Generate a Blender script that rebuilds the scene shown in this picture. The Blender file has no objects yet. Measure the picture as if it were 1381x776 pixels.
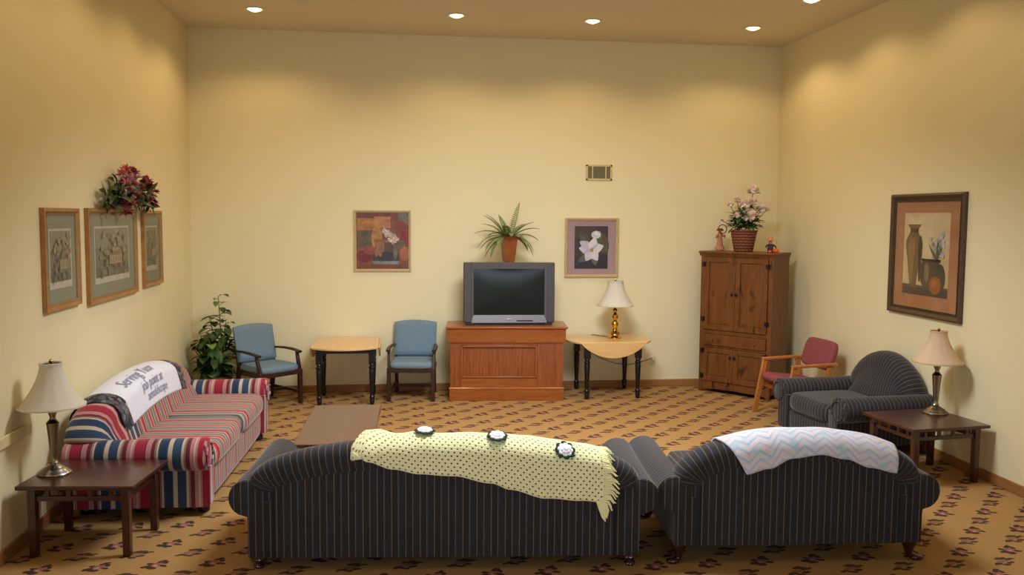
import bpy, math, random
from math import sin, cos, pi, sqrt, radians as rad
from mathutils import Vector, Matrix, noise
random.seed(7)
SC = bpy.context.scene
COL = SC.collection
W, H = 7.406, 4.408          # room width and ceiling height (m); back wall is y = 0, the room runs to y = -12.8
YF = -12.8

# ------------------------------------------------------------------ mesh builder
class G:
    def __init__(s): s.v=[]; s.f=[]; s.uv=[]; s.mi=[]; s.col=[]; s.c=None
    def add(s, V, F, UV=None, mi=0, M=None, FUV=None):
        o=len(s.v)
        for p in V:
            p=Vector(p); s.v.append(M@p if M else p)
        for k,f in enumerate(F):
            s.f.append([i+o for i in f]); s.mi.append(mi); s.col.append(s.c or (1,1,1))
            if FUV: s.uv.append(FUV[k])
            elif UV: s.uv.append([UV[i] for i in f])
            else: s.uv.append([(V[i][0],V[i][1]) for i in f])
        return s
    def box(s, c, d, M=None, mi=0, taper=1.0):
        x,y,z=[a/2 for a in d]; V=[]
        for sz in (-1,1):
            t=taper if sz<0 else 1
            for sx,sy in ((-1,-1),(1,-1),(1,1),(-1,1)): V.append((c[0]+sx*x*t,c[1]+sy*y*t,c[2]+sz*z))
        F=[(3,2,1,0),(4,5,6,7),(0,1,5,4),(1,2,6,5),(2,3,7,6),(3,0,4,7)]
        return s.add(V,F,M=M,mi=mi)
    def lathe(s, prof, n=24, c=(0,0,0), M=None, mi=0, ripple=None):
        V=[];UV=[]
        for j,(r,z) in enumerate(prof):
            for i in range(n):
                a=2*pi*i/n; rr=r*(1+(ripple[0]*cos(ripple[1]*a) if ripple else 0))
                V.append((c[0]+rr*cos(a),c[1]+rr*sin(a),c[2]+z)); UV.append((i/n,z))
        F=[]
        for j in range(len(prof)-1):
            for i in range(n):
                k=(i+1)%n; F.append((j*n+i,j*n+k,(j+1)*n+k,(j+1)*n+i))
        if prof[0][0]>1e-5: F.append(tuple(range(n-1,-1,-1)))
        if prof[-1][0]>1e-5: F.append(tuple((len(prof)-1)*n+i for i in range(n)))
        return s.add(V,F,UV,mi,M)
    def tube(s, pts, r, n=8, M=None, mi=0, sq=1.0):
        pts=[Vector(p) for p in pts]; m=len(pts); V=[];UV=[]
        rs=r if isinstance(r,(list,tuple)) else [r]*m
        up=Vector((0,0,1)); L=0
        for j,p in enumerate(pts):
            t=(pts[min(j+1,m-1)]-pts[max(j-1,0)]).normalized()
            a=up.cross(t)
            if a.length<1e-3: a=Vector((1,0,0)).cross(t)
            a.normalize(); b=t.cross(a)
            if j: L+=(p-pts[j-1]).length
            for i in range(n):
                q=2*pi*i/n; V.append(p+a*cos(q)*rs[j]+b*sin(q)*rs[j]*sq); UV.append((L,i/n))
        F=[]
        for j in range(m-1):
            for i in range(n):
                k=(i+1)%n; F.append((j*n+i,j*n+k,(j+1)*n+k,(j+1)*n+i))
        F.append(tuple(range(n-1,-1,-1))); F.append(tuple((m-1)*n+i for i in range(n)))
        return s.add(V,F,UV,mi,M)
    def bar(s, p0, p1, w, d, M=None, mi=0, w1=None, d1=None):     # rectangular bar, w sideways, d the other way
        p0=Vector(p0);p1=Vector(p1); t=(p1-p0).normalized()
        ref=Vector((0,0,1)) if abs(t.z)<.7 else Vector((0,1,0))
        a=ref.cross(t).normalized(); b=t.cross(a); V=[]
        for p,ww,dd in ((p0,w,d),(p1,w1 or w,d1 or d)):
            for sx,sy in ((-1,-1),(1,-1),(1,1),(-1,1)): V.append(p+a*sx*ww/2+b*sy*dd/2)
        return s.add(V,[(3,2,1,0),(4,5,6,7),(0,1,5,4),(1,2,6,5),(2,3,7,6),(3,0,4,7)],M=M,mi=mi)
    def grid(s, P, UV=None, M=None, mi=0, wrap=False):
        m=len(P);n=len(P[0]); V=[p for r in P for p in r]; U=[u for r in UV for u in r] if UV else None
        F=[]
        for j in range(m-1):
            for i in range(n if wrap else n-1):
                k=(i+1)%n; F.append((j*n+i,j*n+k,(j+1)*n+k,(j+1)*n+i))
        return s.add(V,F,U,mi,M)
    def prism(s, poly, a0, a1, axis='z', M=None, mi=0, uvf=None):
        n=len(poly)
        def P(p,a):
            return {'z':(p[0],p[1],a),'y':(p[0],a,p[1]),'x':(a,p[0],p[1])}[axis]
        V=[P(p,a0) for p in poly]+[P(p,a1) for p in poly]
        F=[tuple(range(n-1,-1,-1)),tuple(range(n,2*n))]+[(i,(i+1)%n,n+(i+1)%n,n+i) for i in range(n)]
        UV=[uvf(v) for v in V] if uvf else None
        return s.add(V,F,UV,mi,M)
    def puff(s, c, d, p=5.0, n=10, M=None, mi=0, uvf=None, pz=None):    # soft rounded box
        V=[];F=[];idx={}
        def vid(q):
            k=tuple(round(a,5) for a in q)
            if k not in idx:
                x,y,z=q; l=(abs(x)**p+abs(y)**p+abs(z)**(pz or p))**(1/p)
                idx[k]=len(V); V.append((c[0]+x/l*d[0]/2,c[1]+y/l*d[1]/2,c[2]+z/l*d[2]/2))
            return idx[k]
        g=[sin(pi/2*(-1+2*i/n)) for i in range(n+1)]
        for ax in range(3):
            for sg in (-1,1):
                for i in range(n):
                    for j in range(n):
                        q=[]
                        for a,b in ((i,j),(i+1,j),(i+1,j+1),(i,j+1)):
                            e=[0,0,0]; e[ax]=sg; e[(ax+1)%3]=g[a]; e[(ax+2)%3]=g[b]; q.append(vid(e))
                        F.append(q if sg>0 else q[::-1])
        UV=[uvf(v) for v in V] if uvf else [(v[0],v[1]) for v in V]
        return s.add(V,F,UV,mi,M)
    def build(s, name, mats, parent=None, smooth=True, angle=40, bevel=0, solid=0, subsurf=0, loc=None, rot=None):
        me=bpy.data.meshes.new(name)
        me.from_pydata([tuple(p) for p in s.v],[],s.f)
        ul=me.uv_layers.new(name='UVMap'); k=0
        data=[]
        for u in s.uv:
            for q in u: data+= [q[0],q[1]]
        ul.data.foreach_set('uv',data)
        if any(c!=(1,1,1) for c in s.col):
            ca=me.color_attributes.new('Col','FLOAT_COLOR','CORNER'); cd=[]
            for f,c in zip(s.f,s.col): cd+= [c[0],c[1],c[2],1.0]*len(f)
            ca.data.foreach_set('color',cd)
        if not isinstance(mats,(list,tuple)): mats=[mats]
        for m in mats: me.materials.append(m)
        me.polygons.foreach_set('material_index',s.mi)
        me.validate()
        if smooth:
            me.shade_smooth(); me.set_sharp_from_angle(angle=rad(angle))
        o=bpy.data.objects.new(name,me); COL.objects.link(o)
        if parent: o.parent=parent
        if loc: o.location=loc
        if rot is not None: o.rotation_euler=rot if hasattr(rot,'__len__') else (0,0,rot)
        if solid: m=o.modifiers.new('Solidify','SOLIDIFY'); m.thickness=solid; m.offset=1
        if bevel:
            m=o.modifiers.new('Bevel','BEVEL'); m.width=bevel; m.segments=2; m.limit_method='ANGLE'; m.angle_limit=rad(40); m.harden_normals=False
        if subsurf: m=o.modifiers.new('Subsurf','SUBSURF'); m.levels=subsurf; m.render_levels=subsurf
        return o

def tag(o,label,cat,group=None):
    o['label']=label; o['category']=cat
    if group: o['group']=group
    return o
def thing(name,label,cat,loc=(0,0,0),rot=0,group=None):
    o=bpy.data.objects.new(name,None); COL.objects.link(o); o.empty_display_size=.1
    o.location=loc; o.rotation_euler=(0,0,rot); return tag(o,label,cat,group)
def struct(o): o['kind']='structure'; return o
def copy_tree(o,parent=None):
    c=o.copy(); COL.objects.link(c)
    if parent: c.parent=parent
    for ch in list(o.children): copy_tree(ch,c)
    return c

# ------------------------------------------------------------------ materials
def lin(c):
    return tuple((a/12.92 if a<=.04045 else ((a+.055)/1.055)**2.4) for a in (c[0]/255,c[1]/255,c[2]/255))+(1,)
class NT:
    def __init__(s,name):
        s.m=bpy.data.materials.new(name); s.m.use_nodes=True; s.t=s.m.node_tree; s.b=s.t.nodes['Principled BSDF']
    def n(s,ty,**k):
        a=s.t.nodes.new(ty)
        for q,v in k.items(): setattr(a,q,v)
        return a
    def l(s,a,b): s.t.links.new(a,b)
    def val(s,x,sock):
        if isinstance(x,(int,float)): sock.default_value=x
        else: s.l(x,sock)
    def math(s,op,a,b=0.0,c=None):
        q=s.n('ShaderNodeMath',operation=op); s.val(a,q.inputs[0]); s.val(b,q.inputs[1])
        if c is not None: s.val(c,q.inputs[2])
        return q.outputs[0]
    def mix(s,f,a,b):
        q=s.n('ShaderNodeMix',data_type='RGBA'); s.val(f,q.inputs[0])
        for x,so in ((a,q.inputs[6]),(b,q.inputs[7])):
            if isinstance(x,tuple): so.default_value=x
            else: s.l(x,so)
        return q.outputs[2]
    def coord(s,which='Object'): return s.n('ShaderNodeTexCoord').outputs[which]
    def mapping(s,v,scale=(1,1,1),rot=(0,0,0),loc=(0,0,0)):
        q=s.n('ShaderNodeMapping'); s.l(v,q.inputs[0]); q.inputs['Scale'].default_value=scale; q.inputs['Rotation'].default_value=rot; q.inputs['Location'].default_value=loc; return q.outputs[0]
    def noise(s,v,scale,detail=4,rough=.5,dist=0):
        q=s.n('ShaderNodeTexNoise'); s.l(v,q.inputs['Vector']); q.inputs['Scale'].default_value=scale; q.inputs['Detail'].default_value=detail
        q.inputs['Roughness'].default_value=rough; q.inputs['Distortion'].default_value=dist; return q.outputs['Fac']
    def ramp(s,f,stops,interp='LINEAR'):
        q=s.n('ShaderNodeValToRGB'); q.color_ramp.interpolation=interp; e=q.color_ramp.elements
        while len(e)<len(stops): e.new(.5)
        for i,(p,c) in enumerate(stops): e[i].position=p; e[i].color=c
        s.l(f,q.inputs[0]); return q.outputs[0]
    def bump(s,h,strength=.3,dist=.01):
        q=s.n('ShaderNodeBump'); q.inputs['Strength'].default_value=strength; q.inputs['Distance'].default_value=dist; s.l(h,q.inputs['Height']); s.l(q.outputs[0],s.b.inputs['Normal'])
    def base(s,c):
        if isinstance(c,tuple): s.b.inputs['Base Color'].default_value=c
        else: s.l(c,s.b.inputs['Base Color'])
    def set(s,**k):
        for q,v in k.items(): s.b.inputs[q.replace('_',' ')].default_value=v
        return s.m
def plain(name,c,rough=.6,var=.12,scale=30,bump=0,metal=0,spec=.5,**k):
    t=NT(name); c=lin(c)
    if var:
        f=t.noise(t.coord(),scale,3)
        d=tuple(a*(1-var) for a in c[:3])+(1,); e=tuple(min(1,a*(1+var)) for a in c[:3])+(1,)
        t.base(t.ramp(f,[(.3,d),(.7,e)]))
        if bump: t.bump(f,bump,.004)
    else: t.base(c)
    t.set(Roughness=rough,Metallic=metal); t.b.inputs['Specular IOR Level'].default_value=spec
    return t.m
def wood(name,a,b,rough=.35,scale=(6,6,.6),rings=3.0,dark=None,spec=.5,coat=0):
    t=NT(name); v=t.mapping(t.coord(),scale)
    f=t.noise(v,rings,6,.6,1.2); g=t.noise(t.mapping(t.coord(),tuple(q*6 for q in scale)),6,3,.6)
    h=t.math('ADD',t.math('MULTIPLY',f,.75),t.math('MULTIPLY',g,.25))
    st=[(.32,lin(a)),(.68,lin(b))]
    c=t.ramp(h,st)
    if dark:
        k=t.noise(t.mapping(t.coord(),(3.2,3.2,1.8)),2.4,2,.5,.6)
        c=t.mix(t.ramp(k,[(.62,(0,0,0,1)),(.74,(1,1,1,1))]),c,lin(dark))
    t.base(c); t.bump(h,.05,.003); t.set(Roughness=rough); t.b.inputs['Specular IOR Level'].default_value=spec
    if coat: t.b.inputs['Coat Weight'].default_value=coat; t.b.inputs['Coat Roughness'].default_value=.15
    return t.m

def wall_paint(name,c):
    t=NT(name); f=t.noise(t.coord(),140,3); g=t.noise(t.coord(),1.2,2)
    t.base(t.mix(t.math('MULTIPLY',g,.12),lin(c),tuple(a*.9 for a in lin(c)[:3])+(1,)))
    t.bump(f,.08,.002); t.set(Roughness=.75); t.b.inputs['Specular IOR Level'].default_value=.25; return t.m
M_WALL=wall_paint('cream_wall_paint',(233,221,182))
M_CEIL=wall_paint('ceiling_paint',(222,210,184))

def carpet():
    t=NT('floral_carpet'); co=t.coord('Object')
    # slight warp so that the woven motifs have ragged edges
    nz=t.n('ShaderNodeTexNoise'); t.l(co,nz.inputs['Vector']); nz.inputs['Scale'].default_value=38; nz.inputs['Detail'].default_value=2
    wv=t.n('ShaderNodeVectorMath',operation='MULTIPLY_ADD'); t.l(nz.outputs['Color'],wv.inputs[0]); wv.inputs[1].default_value=(.034,.034,0); t.l(co,wv.inputs[2])
    sx=t.n('ShaderNodeSeparateXYZ'); t.l(wv.outputs[0],sx.inputs[0])
    X,Y=sx.outputs[0],sx.outputs[1]
    def cell(x0,y0):
        u=t.math('SUBTRACT',t.math('FRACT',t.math('ADD',t.math('DIVIDE',t.math('SUBTRACT',X,x0+.017),.3474),.5)),.5)
        v=t.math('SUBTRACT',t.math('FRACT',t.math('ADD',t.math('DIVIDE',t.math('SUBTRACT',Y,y0+.017),.365),.5)),.5)
        return t.math('MULTIPLY',u,.3474),t.math('MULTIPLY',v,.365)
    def ell(u,v,cx,cy,a,b,r):
        c,s_=cos(rad(r)),sin(rad(r))
        cx,cy,a,b=cx*1.04,cy*1.04,a*1.12,b*1.18
        du=t.math('SUBTRACT',u,cx); dv=t.math('SUBTRACT',v,cy)
        p=t.math('DIVIDE',t.math('ADD',t.math('MULTIPLY',du,c),t.math('MULTIPLY',dv,s_)),a)
        q=t.math('DIVIDE',t.math('SUBTRACT',t.math('MULTIPLY',dv,c),t.math('MULTIPLY',du,s_)),b)
        d=t.math('ADD',t.math('MULTIPLY',p,p),t.math('MULTIPLY',q,q))
        return t.math('LESS_THAN',d,1.0)
    def union(l):
        r=l[0]
        for a in l[1:]: r=t.math('MAXIMUM',r,a)
        return r
    a=cell(.957,-4.70); b=cell(.957+.1737,-4.70+.1825)
    darkA=union([ell(*a,*e) for e in ((-.045,-.028,.034,.018,10),(-.03,.012,.026,.016,-30),(.026,.052,.030,.015,35),(.05,-.022,.026,.014,-20),(-.012,-.05,.030,.016,0),(.05,.03,.015,.018,0))])
    roseA=union([ell(*a,*e) for e in ((.002,-.002,.026,.030,0),(.020,.010,.016,.02,0))])
    lightA=ell(*a,.0,-.012,.011,.012,0)
    darkB=union([ell(*b,*e) for e in ((.016,.048,.042,.016,8),(.055,.028,.028,.014,25),(-.055,-.03,.034,.013,20),(-.01,-.045,.03,.013,-12),(.035,-.02,.03,.013,10),(.085,.04,.018,.009,0))])
    roseB=union([ell(*b,*e) for e in ((-.018,.0,.024,.018,20),(.018,.012,.02,.013,0))])
    fine=t.noise(co,420,2,.7); mid=t.noise(co,16,3)
    base=t.mix(t.ramp(fine,[(.3,(0,0,0,1)),(.7,(1,1,1,1))]),lin((126,90,50)),lin((206,162,104)))
    base=t.mix(t.math('MULTIPLY',mid,.45),base,lin((156,120,74)))
    dk=t.mix(fine,lin((34,26,30)),lin((66,48,44)))
    rs=t.mix(fine,lin((118,58,62)),lin((176,112,108)))
    c=t.mix(t.math('MULTIPLY',darkA,.92),base,dk); c=t.mix(t.math('MULTIPLY',roseA,.9),c,rs); c=t.mix(t.math('MULTIPLY',lightA,.7),c,lin((196,150,140)))
    c=t.mix(t.math('MULTIPLY',darkB,.88),c,dk); c=t.mix(t.math('MULTIPLY',roseB,.85),c,t.mix(fine,lin((112,62,60)),lin((158,108,100))))
    t.base(c); t.bump(fine,.5,.004); t.set(Roughness=.95); t.b.inputs['Specular IOR Level'].default_value=.1
    return t.m
M_CARPET=carpet()

def fabric_finish(t,c,scale=260):
    v=t.coord('Object'); f=t.noise(v,scale,2,.6)
    t.base(t.mix(t.math('MULTIPLY',f,.35),c,(.5,.5,.5,1)) if False else c); t.bump(f,.25,.002)
    t.set(Roughness=.9); t.b.inputs['Specular IOR Level'].default_value=.15; t.b.inputs['Sheen Weight'].default_value=.30; t.b.inputs['Sheen Roughness'].default_value=.4; return t.m
def pinstripe(name):
    t=NT(name); s=t.n('ShaderNodeSeparateXYZ'); t.l(t.coord('UV'),s.inputs[0])
    u=t.math('FRACT',t.math('DIVIDE',t.math('ADD',s.outputs[0],20.0),.088))
    A,B=lin((50,47,51)),lin((51,44,43)); T,Gy=lin((112,94,84)),lin((94,94,104)); A2=lin((54,55,64))
    st=[(0,A2),(.06,A),(.44,A2),(.465,T),(.52,B),(.94,Gy),(.985,A2)]
    return fabric_finish(t,t.ramp(u,st,'CONSTANT'))
M_PIN=pinstripe('dark_pinstripe_upholstery')
CR,PK,CM,NV,BG,TN=(154,42,60),(184,122,126),(192,176,158),(54,72,98),(106,44,56),(146,112,106)
def striped(name,thr=None,flip=False):
    t=NT(name); s=t.n('ShaderNodeSeparateXYZ'); t.l(t.coord('UV'),s.inputs[0]); u=s.outputs[0]
    fb=t.math('FRACT',t.math('DIVIDE',t.math('ADD',u,20.0),.44))
    bold=[(0,NV),(.02,(42,58,86)),(.13,NV),(.15,CM),(.22,NV),(.36,CM),(.40,TN),(.43,BG),(.50,PK),(.56,CM),(.585,PK),(.62,CR),(.78,BG),(.80,PK),(.88,BG),(.94,TN),(.97,CM)]
    cb=t.ramp(fb,[(p,lin(c)) for p,c in bold],'CONSTANT')
    if thr is not None:
        ff=t.math('FRACT',t.math('DIVIDE',t.math('ADD',u,20.0),.36))
        GR,DG,LT,CO=(128,120,112),(84,84,84),(186,164,150),(206,92,88)
        fine=[(0,CR),(.11,CO),(.16,LT),(.20,DG),(.25,GR),(.32,LT),(.36,DG),(.42,GR),(.47,LT),(.50,CO),(.54,CR),(.60,CO),(.64,LT),(.68,DG),(.72,GR),(.79,DG),(.83,LT),(.87,GR),(.92,DG),(.95,LT),(.98,CO)]
        cf=t.ramp(ff,[(p,lin(c)) for p,c in fine],'CONSTANT')
        cb=t.mix(t.math('LESS_THAN',u,thr),cb,cf)
    return fabric_finish(t,cb)
M_SB=striped('red_stripe_arm_fabric'); M_SM=striped('red_stripe_back_fabric',.62); M_SF=striped('red_stripe_seat_fabric',5.0)

M_OAK=wood('golden_oak_trim',(150,98,50),(186,132,78),.45,(1,1,6))
M_BASE=wood('oak_baseboard',(142,94,50),(172,120,70),.45,(.5,.5,8))
M_MAHOG=wood('dark_mahogany',(52,21,17),(76,34,27),.28,(1.2,6,6),coat=.3)
M_COFFEE=wood('brown_laminate',(84,50,42),(98,62,52),.26,(6,1.2,6),coat=.25)
M_CHERRY=wood('cherry_console',(132,66,22),(168,94,40),.3,(1.0,8,8),coat=.25)
M_CHERRYV=wood('cherry_console_upright',(112,54,20),(162,88,40),.32,(10,8,.8),coat=.2)
M_PINE=wood('knotty_pine',(92,52,22),(132,80,36),.4,(7,7,.8),dark=(52,26,14))
M_PINES=wood('knotty_pine_side',(94,56,26),(126,80,40),.4,(7,7,.8))
M_MAPLE=wood('maple_top',(212,168,104),(230,190,132),.3,(1.2,6,6),coat=.3)
M_BLACK=plain('black_painted_wood',(18,17,18),.3,.1)
M_CHAIRW=wood('walnut_chair_frame',(44,24,20),(66,36,30),.35,(6,6,1))
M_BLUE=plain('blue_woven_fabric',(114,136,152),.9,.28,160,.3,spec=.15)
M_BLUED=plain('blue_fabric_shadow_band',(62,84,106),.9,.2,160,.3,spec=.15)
M_PINKF=plain('rose_fabric',(138,74,78),.9,.18,160,.3,spec=.15)
M_OAKC=wood('light_oak_chair',(168,98,44),(196,124,62),.4,(5,5,1))
M_PEWTER=plain('brushed_pewter',(150,140,124),.32,.08,metal=1)
M_SILVER=plain('silver_base',(180,178,176),.25,.05,metal=1)
M_BRASS=plain('polished_brass',(214,164,62),.18,.04,metal=1)
def shade_mat(name,c,tr=.35):
    t=NT(name); t.base(lin(c)); f=t.noise(t.mapping(t.coord('UV'),(80,4,1)),6,2); t.bump(f,.06,.002)
    t.set(Roughness=.85); t.b.inputs['Subsurface Weight'].default_value=0
    tr_=t.n('ShaderNodeBsdfTranslucent'); tr_.inputs[0].default_value=lin(c); mx=t.n('ShaderNodeMixShader'); mx.inputs[0].default_value=tr
    t.l(t.b.outputs[0],mx.inputs[1]); t.l(tr_.outputs[0],mx.inputs[2]); t.l(mx.outputs[0],t.t.nodes['Material Output'].inputs[0]); return t.m
M_SHW=shade_mat('white_pleated_shade',(240,232,216)); M_SHC=shade_mat('cream_shade',(236,208,176)); 
M_TRIMC=plain('shade_trim',(205,170,130),.8,.1)
M_TVF=plain('grey_tv_plastic',(98,98,104),.4,.04); M_TVD=plain('dark_tv_plastic',(70,68,70),.5,.05); M_TVB=plain('black_plastic',(20,20,22),.45,0)
M_GLASS=plain('crt_glass',(34,37,36),.16,0,spec=.14)
M_LOGO=plain('logo_silver',(205,205,208),.35,0)
M_TERRA=plain('brown_glazed_pot',(150,80,36),.35,.2,14); M_SOIL=plain('potting_soil',(50,36,26),.95,.3,60)
def leaf_mat(name,a,b):
    t=NT(name); f=t.noise(t.coord(),14,3); t.base(t.ramp(f,[(.3,lin(a)),(.7,lin(b))])); t.set(Roughness=.45); return t.m
M_FERN=leaf_mat('fern_green',(78,98,48),(138,150,88)); M_LEAF=leaf_mat('deep_leaf_green',(32,58,30),(70,104,52)); M_LEAF2=leaf_mat('pale_leaf_green',(84,116,60),(140,156,86)); M_DLEAF=leaf_mat('dark_ivy_green',(34,50,26),(66,84,42))
M_STEM=plain('plant_stem',(96,108,54),.6,.2)
M_BLOOM=plain('cream_pink_petals',(246,226,214),.7,.06); M_BLOOMP=plain('dusty_pink_petals',(212,124,118),.7,.2); M_BLOOMW=plain('wine_petals',(158,68,72),.7,.25); M_BLOOML=plain('mauve_petals',(206,166,160),.7,.15)
def wicker():
    t=NT('brown_wicker'); s=t.n('ShaderNodeSeparateXYZ'); t.l(t.coord('UV'),s.inputs[0])
    a=t.math('SINE',t.math('MULTIPLY',s.outputs[0],2*pi*30)); r=t.math('FLOOR',t.math('DIVIDE',s.outputs[1],.035))
    b=t.math('SINE',t.math('ADD',t.math('MULTIPLY',s.outputs[0],2*pi*15),t.math('MULTIPLY',r,pi)))
    row=t.math('ABSOLUTE',t.math('SINE',t.math('MULTIPLY',s.outputs[1],pi/.035)))
    h=t.math('MULTIPLY',t.math('ADD',t.math('MULTIPLY',b,.2),.75),row)
    t.base(t.ramp(h,[(0,lin((58,28,18))),(.5,lin((122,66,38))),(1,lin((150,88,52)))])); t.bump(h,.8,.01); t.set(Roughness=.6); return t.m
M_WICK=wicker()
M_PLATE=plain('ivory_plate',(222,206,160),.4,.03); M_SLOT=plain('dark_slot',(40,34,28),.6,0)
M_VENT=plain('vent_enamel',(206,184,130),.45,.03); M_VENTD=plain('vent_dark_louver',(112,106,76),.6,.1)  # louvers and their backing plate are a darker grey-green
M_RAIL=plain('painted_rail',(228,212,168),.5,.04)
M_GOLDF=wood('gold_oak_frame',(142,94,44),(180,128,66),.35,(3,3,3)); M_PALEF=wood('pale_frame',(178,150,106),(200,172,126),.4,(3,3,3))
M_BRONZE=plain('carved_bronze_frame',(82,60,38),.35,.5,90,.6); M_BRONZED=plain('bronze_inner_band',(46,33,22),.4,.3,60)
def art_mat(name,blot=.25,scale=9,rough=.5):
    t=NT(name); a=t.n('ShaderNodeVertexColor'); a.layer_name='Col'
    f=t.noise(t.coord('Object'),scale,5,.65,.8)
    q=t.n('ShaderNodeMix',data_type='RGBA',blend_type='MULTIPLY'); q.inputs[0].default_value=blot; t.l(a.outputs[0],q.inputs[6])
    t.l(t.ramp(f,[(.3,(.35,.3,.3,1)),(.65,(1.2,1.15,1.1,1))]),q.inputs[7])
    t.base(q.outputs[2]); t.set(Roughness=rough); return t.m
M_ART=art_mat('printed_art',.16); M_ARTB=art_mat('painted_canvas',.7,12)
M_MAT=plain('mauve_mat_board',(186,152,146),.8,.04); M_MATG=plain('grey_green_mat_board',(142,142,122),.8,.05); M_MATT=plain('terracotta_mat_board',(184,126,82),.8,.1,8)
def glass_pane():
    t=NT('picture_glass'); g=t.n('ShaderNodeBsdfGlossy'); g.inputs['Roughness'].default_value=.03; tr=t.n('ShaderNodeBsdfTransparent'); mx=t.n('ShaderNodeMixShader')
    fr=t.n('ShaderNodeFresnel'); fr.inputs[0].default_value=1.35; t.l(fr.outputs[0],mx.inputs[0]); t.l(tr.outputs[0],mx.inputs[1]); t.l(g.outputs[0],mx.inputs[2]); t.l(mx.outputs[0],t.t.nodes['Material Output'].inputs[0]); return t.m
M_PANE=glass_pane()
def crochet():
    t=NT('yellow_crochet'); s=t.n('ShaderNodeSeparateXYZ'); t.l(t.coord('UV'),s.inputs[0])
    u=t.math('DIVIDE',s.outputs[0],.037); v=t.math('DIVIDE',s.outputs[1],.0225)
    r=t.math('FLOOR',v); uu=t.math('FRACT',t.math('ADD',u,t.math('MULTIPLY',r,.5))); vv=t.math('FRACT',v)
    du=t.math('SUBTRACT',uu,.5); dv=t.math('SUBTRACT',vv,.5)
    d=t.math('ADD',t.math('MULTIPLY',du,du),t.math('MULTIPLY',dv,dv))
    hole=t.math('LESS_THAN',t.math('ADD',t.math('MULTIPLY',du,du),t.math('MULTIPLY',t.math('MULTIPLY',dv,dv),.55)),.026)
    f=t.noise(t.coord('Object'),220,2)
    t.base(t.mix(f,lin((234,226,168)),lin((250,246,200)))); t.bump(t.math('ADD',t.math('MULTIPLY',d,2.0),t.math('MULTIPLY',f,.4)),.3,.006)
    t.set(Roughness=.95); t.b.inputs['Specular IOR Level'].default_value=.1
    t.l(t.math('SUBTRACT',1.0,hole),t.b.inputs['Alpha']); return t.m
M_CROCHET=crochet(); M_YARN=plain('yellow_yarn',(246,238,184),.95,.12,120,.3,spec=.1)
M_WYARN=plain('white_yarn',(236,234,240),.95,.08,120,.4,spec=.1); M_GYARN=plain('dark_green_yarn',(40,62,46),.95,.2,120,.3,spec=.1)
def afghan():
    t=NT('pastel_chevron_knit'); s=t.n('ShaderNodeSeparateXYZ'); t.l(t.coord('UV'),s.inputs[0]); u,v=s.outputs[0],s.outputs[1]
    zig=t.math('MULTIPLY',t.math('PINGPONG',u,.07),.75)
    w=t.math('FRACT',t.math('DIVIDE',t.math('ADD',t.math('ADD',v,zig),5.0),.05))
    W1=lin((222,220,226)); band=t.ramp(w,[(0,W1),(.42,lin((180,190,222))),(.62,W1),(.8,lin((226,210,214))),(.95,W1)])
    f=t.noise(t.mapping(t.coord('UV'),(1,1.5,1)),9,2)
    pink=t.ramp(f,[(.52,(0,0,0,1)),(.62,(1,1,1,1))]); g=t.noise(t.mapping(t.coord('UV'),(1,1.3,1),loc=(7,3,0)),10,1)
    teal=t.ramp(g,[(.6,(0,0,0,1)),(.66,(1,1,1,1))])
    c=t.mix(t.math('MULTIPLY',pink,.55),band,lin((228,198,196))); c=t.mix(t.math('MULTIPLY',teal,.6),c,lin((166,206,220)))
    t.base(c); k=t.noise(t.coord('Object'),160,2); t.bump(t.math('ADD',w,k),.35,.006); t.set(Roughness=.95); t.b.inputs['Specular IOR Level'].default_value=.1; return t.m
M_AFGHAN=afghan()
M_CLOTHW=plain('white_cloth',(226,226,240),.9,.04,60,spec=.1)
def tapestry():
    t=NT('dark_floral_band'); v=t.n('ShaderNodeTexVoronoi'); t.l(t.coord('UV'),v.inputs['Vector']); v.inputs['Scale'].default_value=28
    h=t.n('ShaderNodeSeparateColor'); t.l(v.outputs['Color'],h.inputs[0])
    c=t.ramp(h.outputs[0],[(0,lin((40,38,46))),(.38,lin((84,80,92))),(.58,lin((112,78,96))),(.72,lin((60,62,66))),(.84,lin((104,120,110))),(.95,lin((170,150,120)))],'CONSTANT')
    t.base(c); t.set(Roughness=.9); return t.m
M_TAPE=tapestry(); M_INK=plain('blue_grey_ink',(148,154,178),.9,0); M_INKP=plain('plum_ink',(158,150,178),.9,0)
M_WHITE=plain('white_trim_enamel',(232,222,200),.4,.02)
def emit(name,c,s):
    t=NT(name); e=t.n('ShaderNodeEmission'); e.inputs[0].default_value=c; e.inputs[1].default_value=s; t.l(e.outputs[0],t.t.nodes['Material Output'].inputs[0]); return t.m
M_BULB=emit('recessed_lamp_glow',(1,.80,.42,1),9.0)
M_ORANGE=plain('orange_pumpkin',(232,96,40),.6,.1); M_STRAW=plain('straw_tan',(196,142,92),.8,.25,40); M_DENIM=plain('dark_figure_cloth',(64,48,52),.8,.15); M_SKIN=plain('painted_doll_skin',(226,172,140),.6,.05); M_ROSEW=plain('rose_figure_cloth',(190,124,96),.7,.25,40); M_BROWNW=plain('brown_twig',(112,62,44),.7,.2)
M_CORD=plain('brown_cord',(70,52,40),.6,0)

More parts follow.
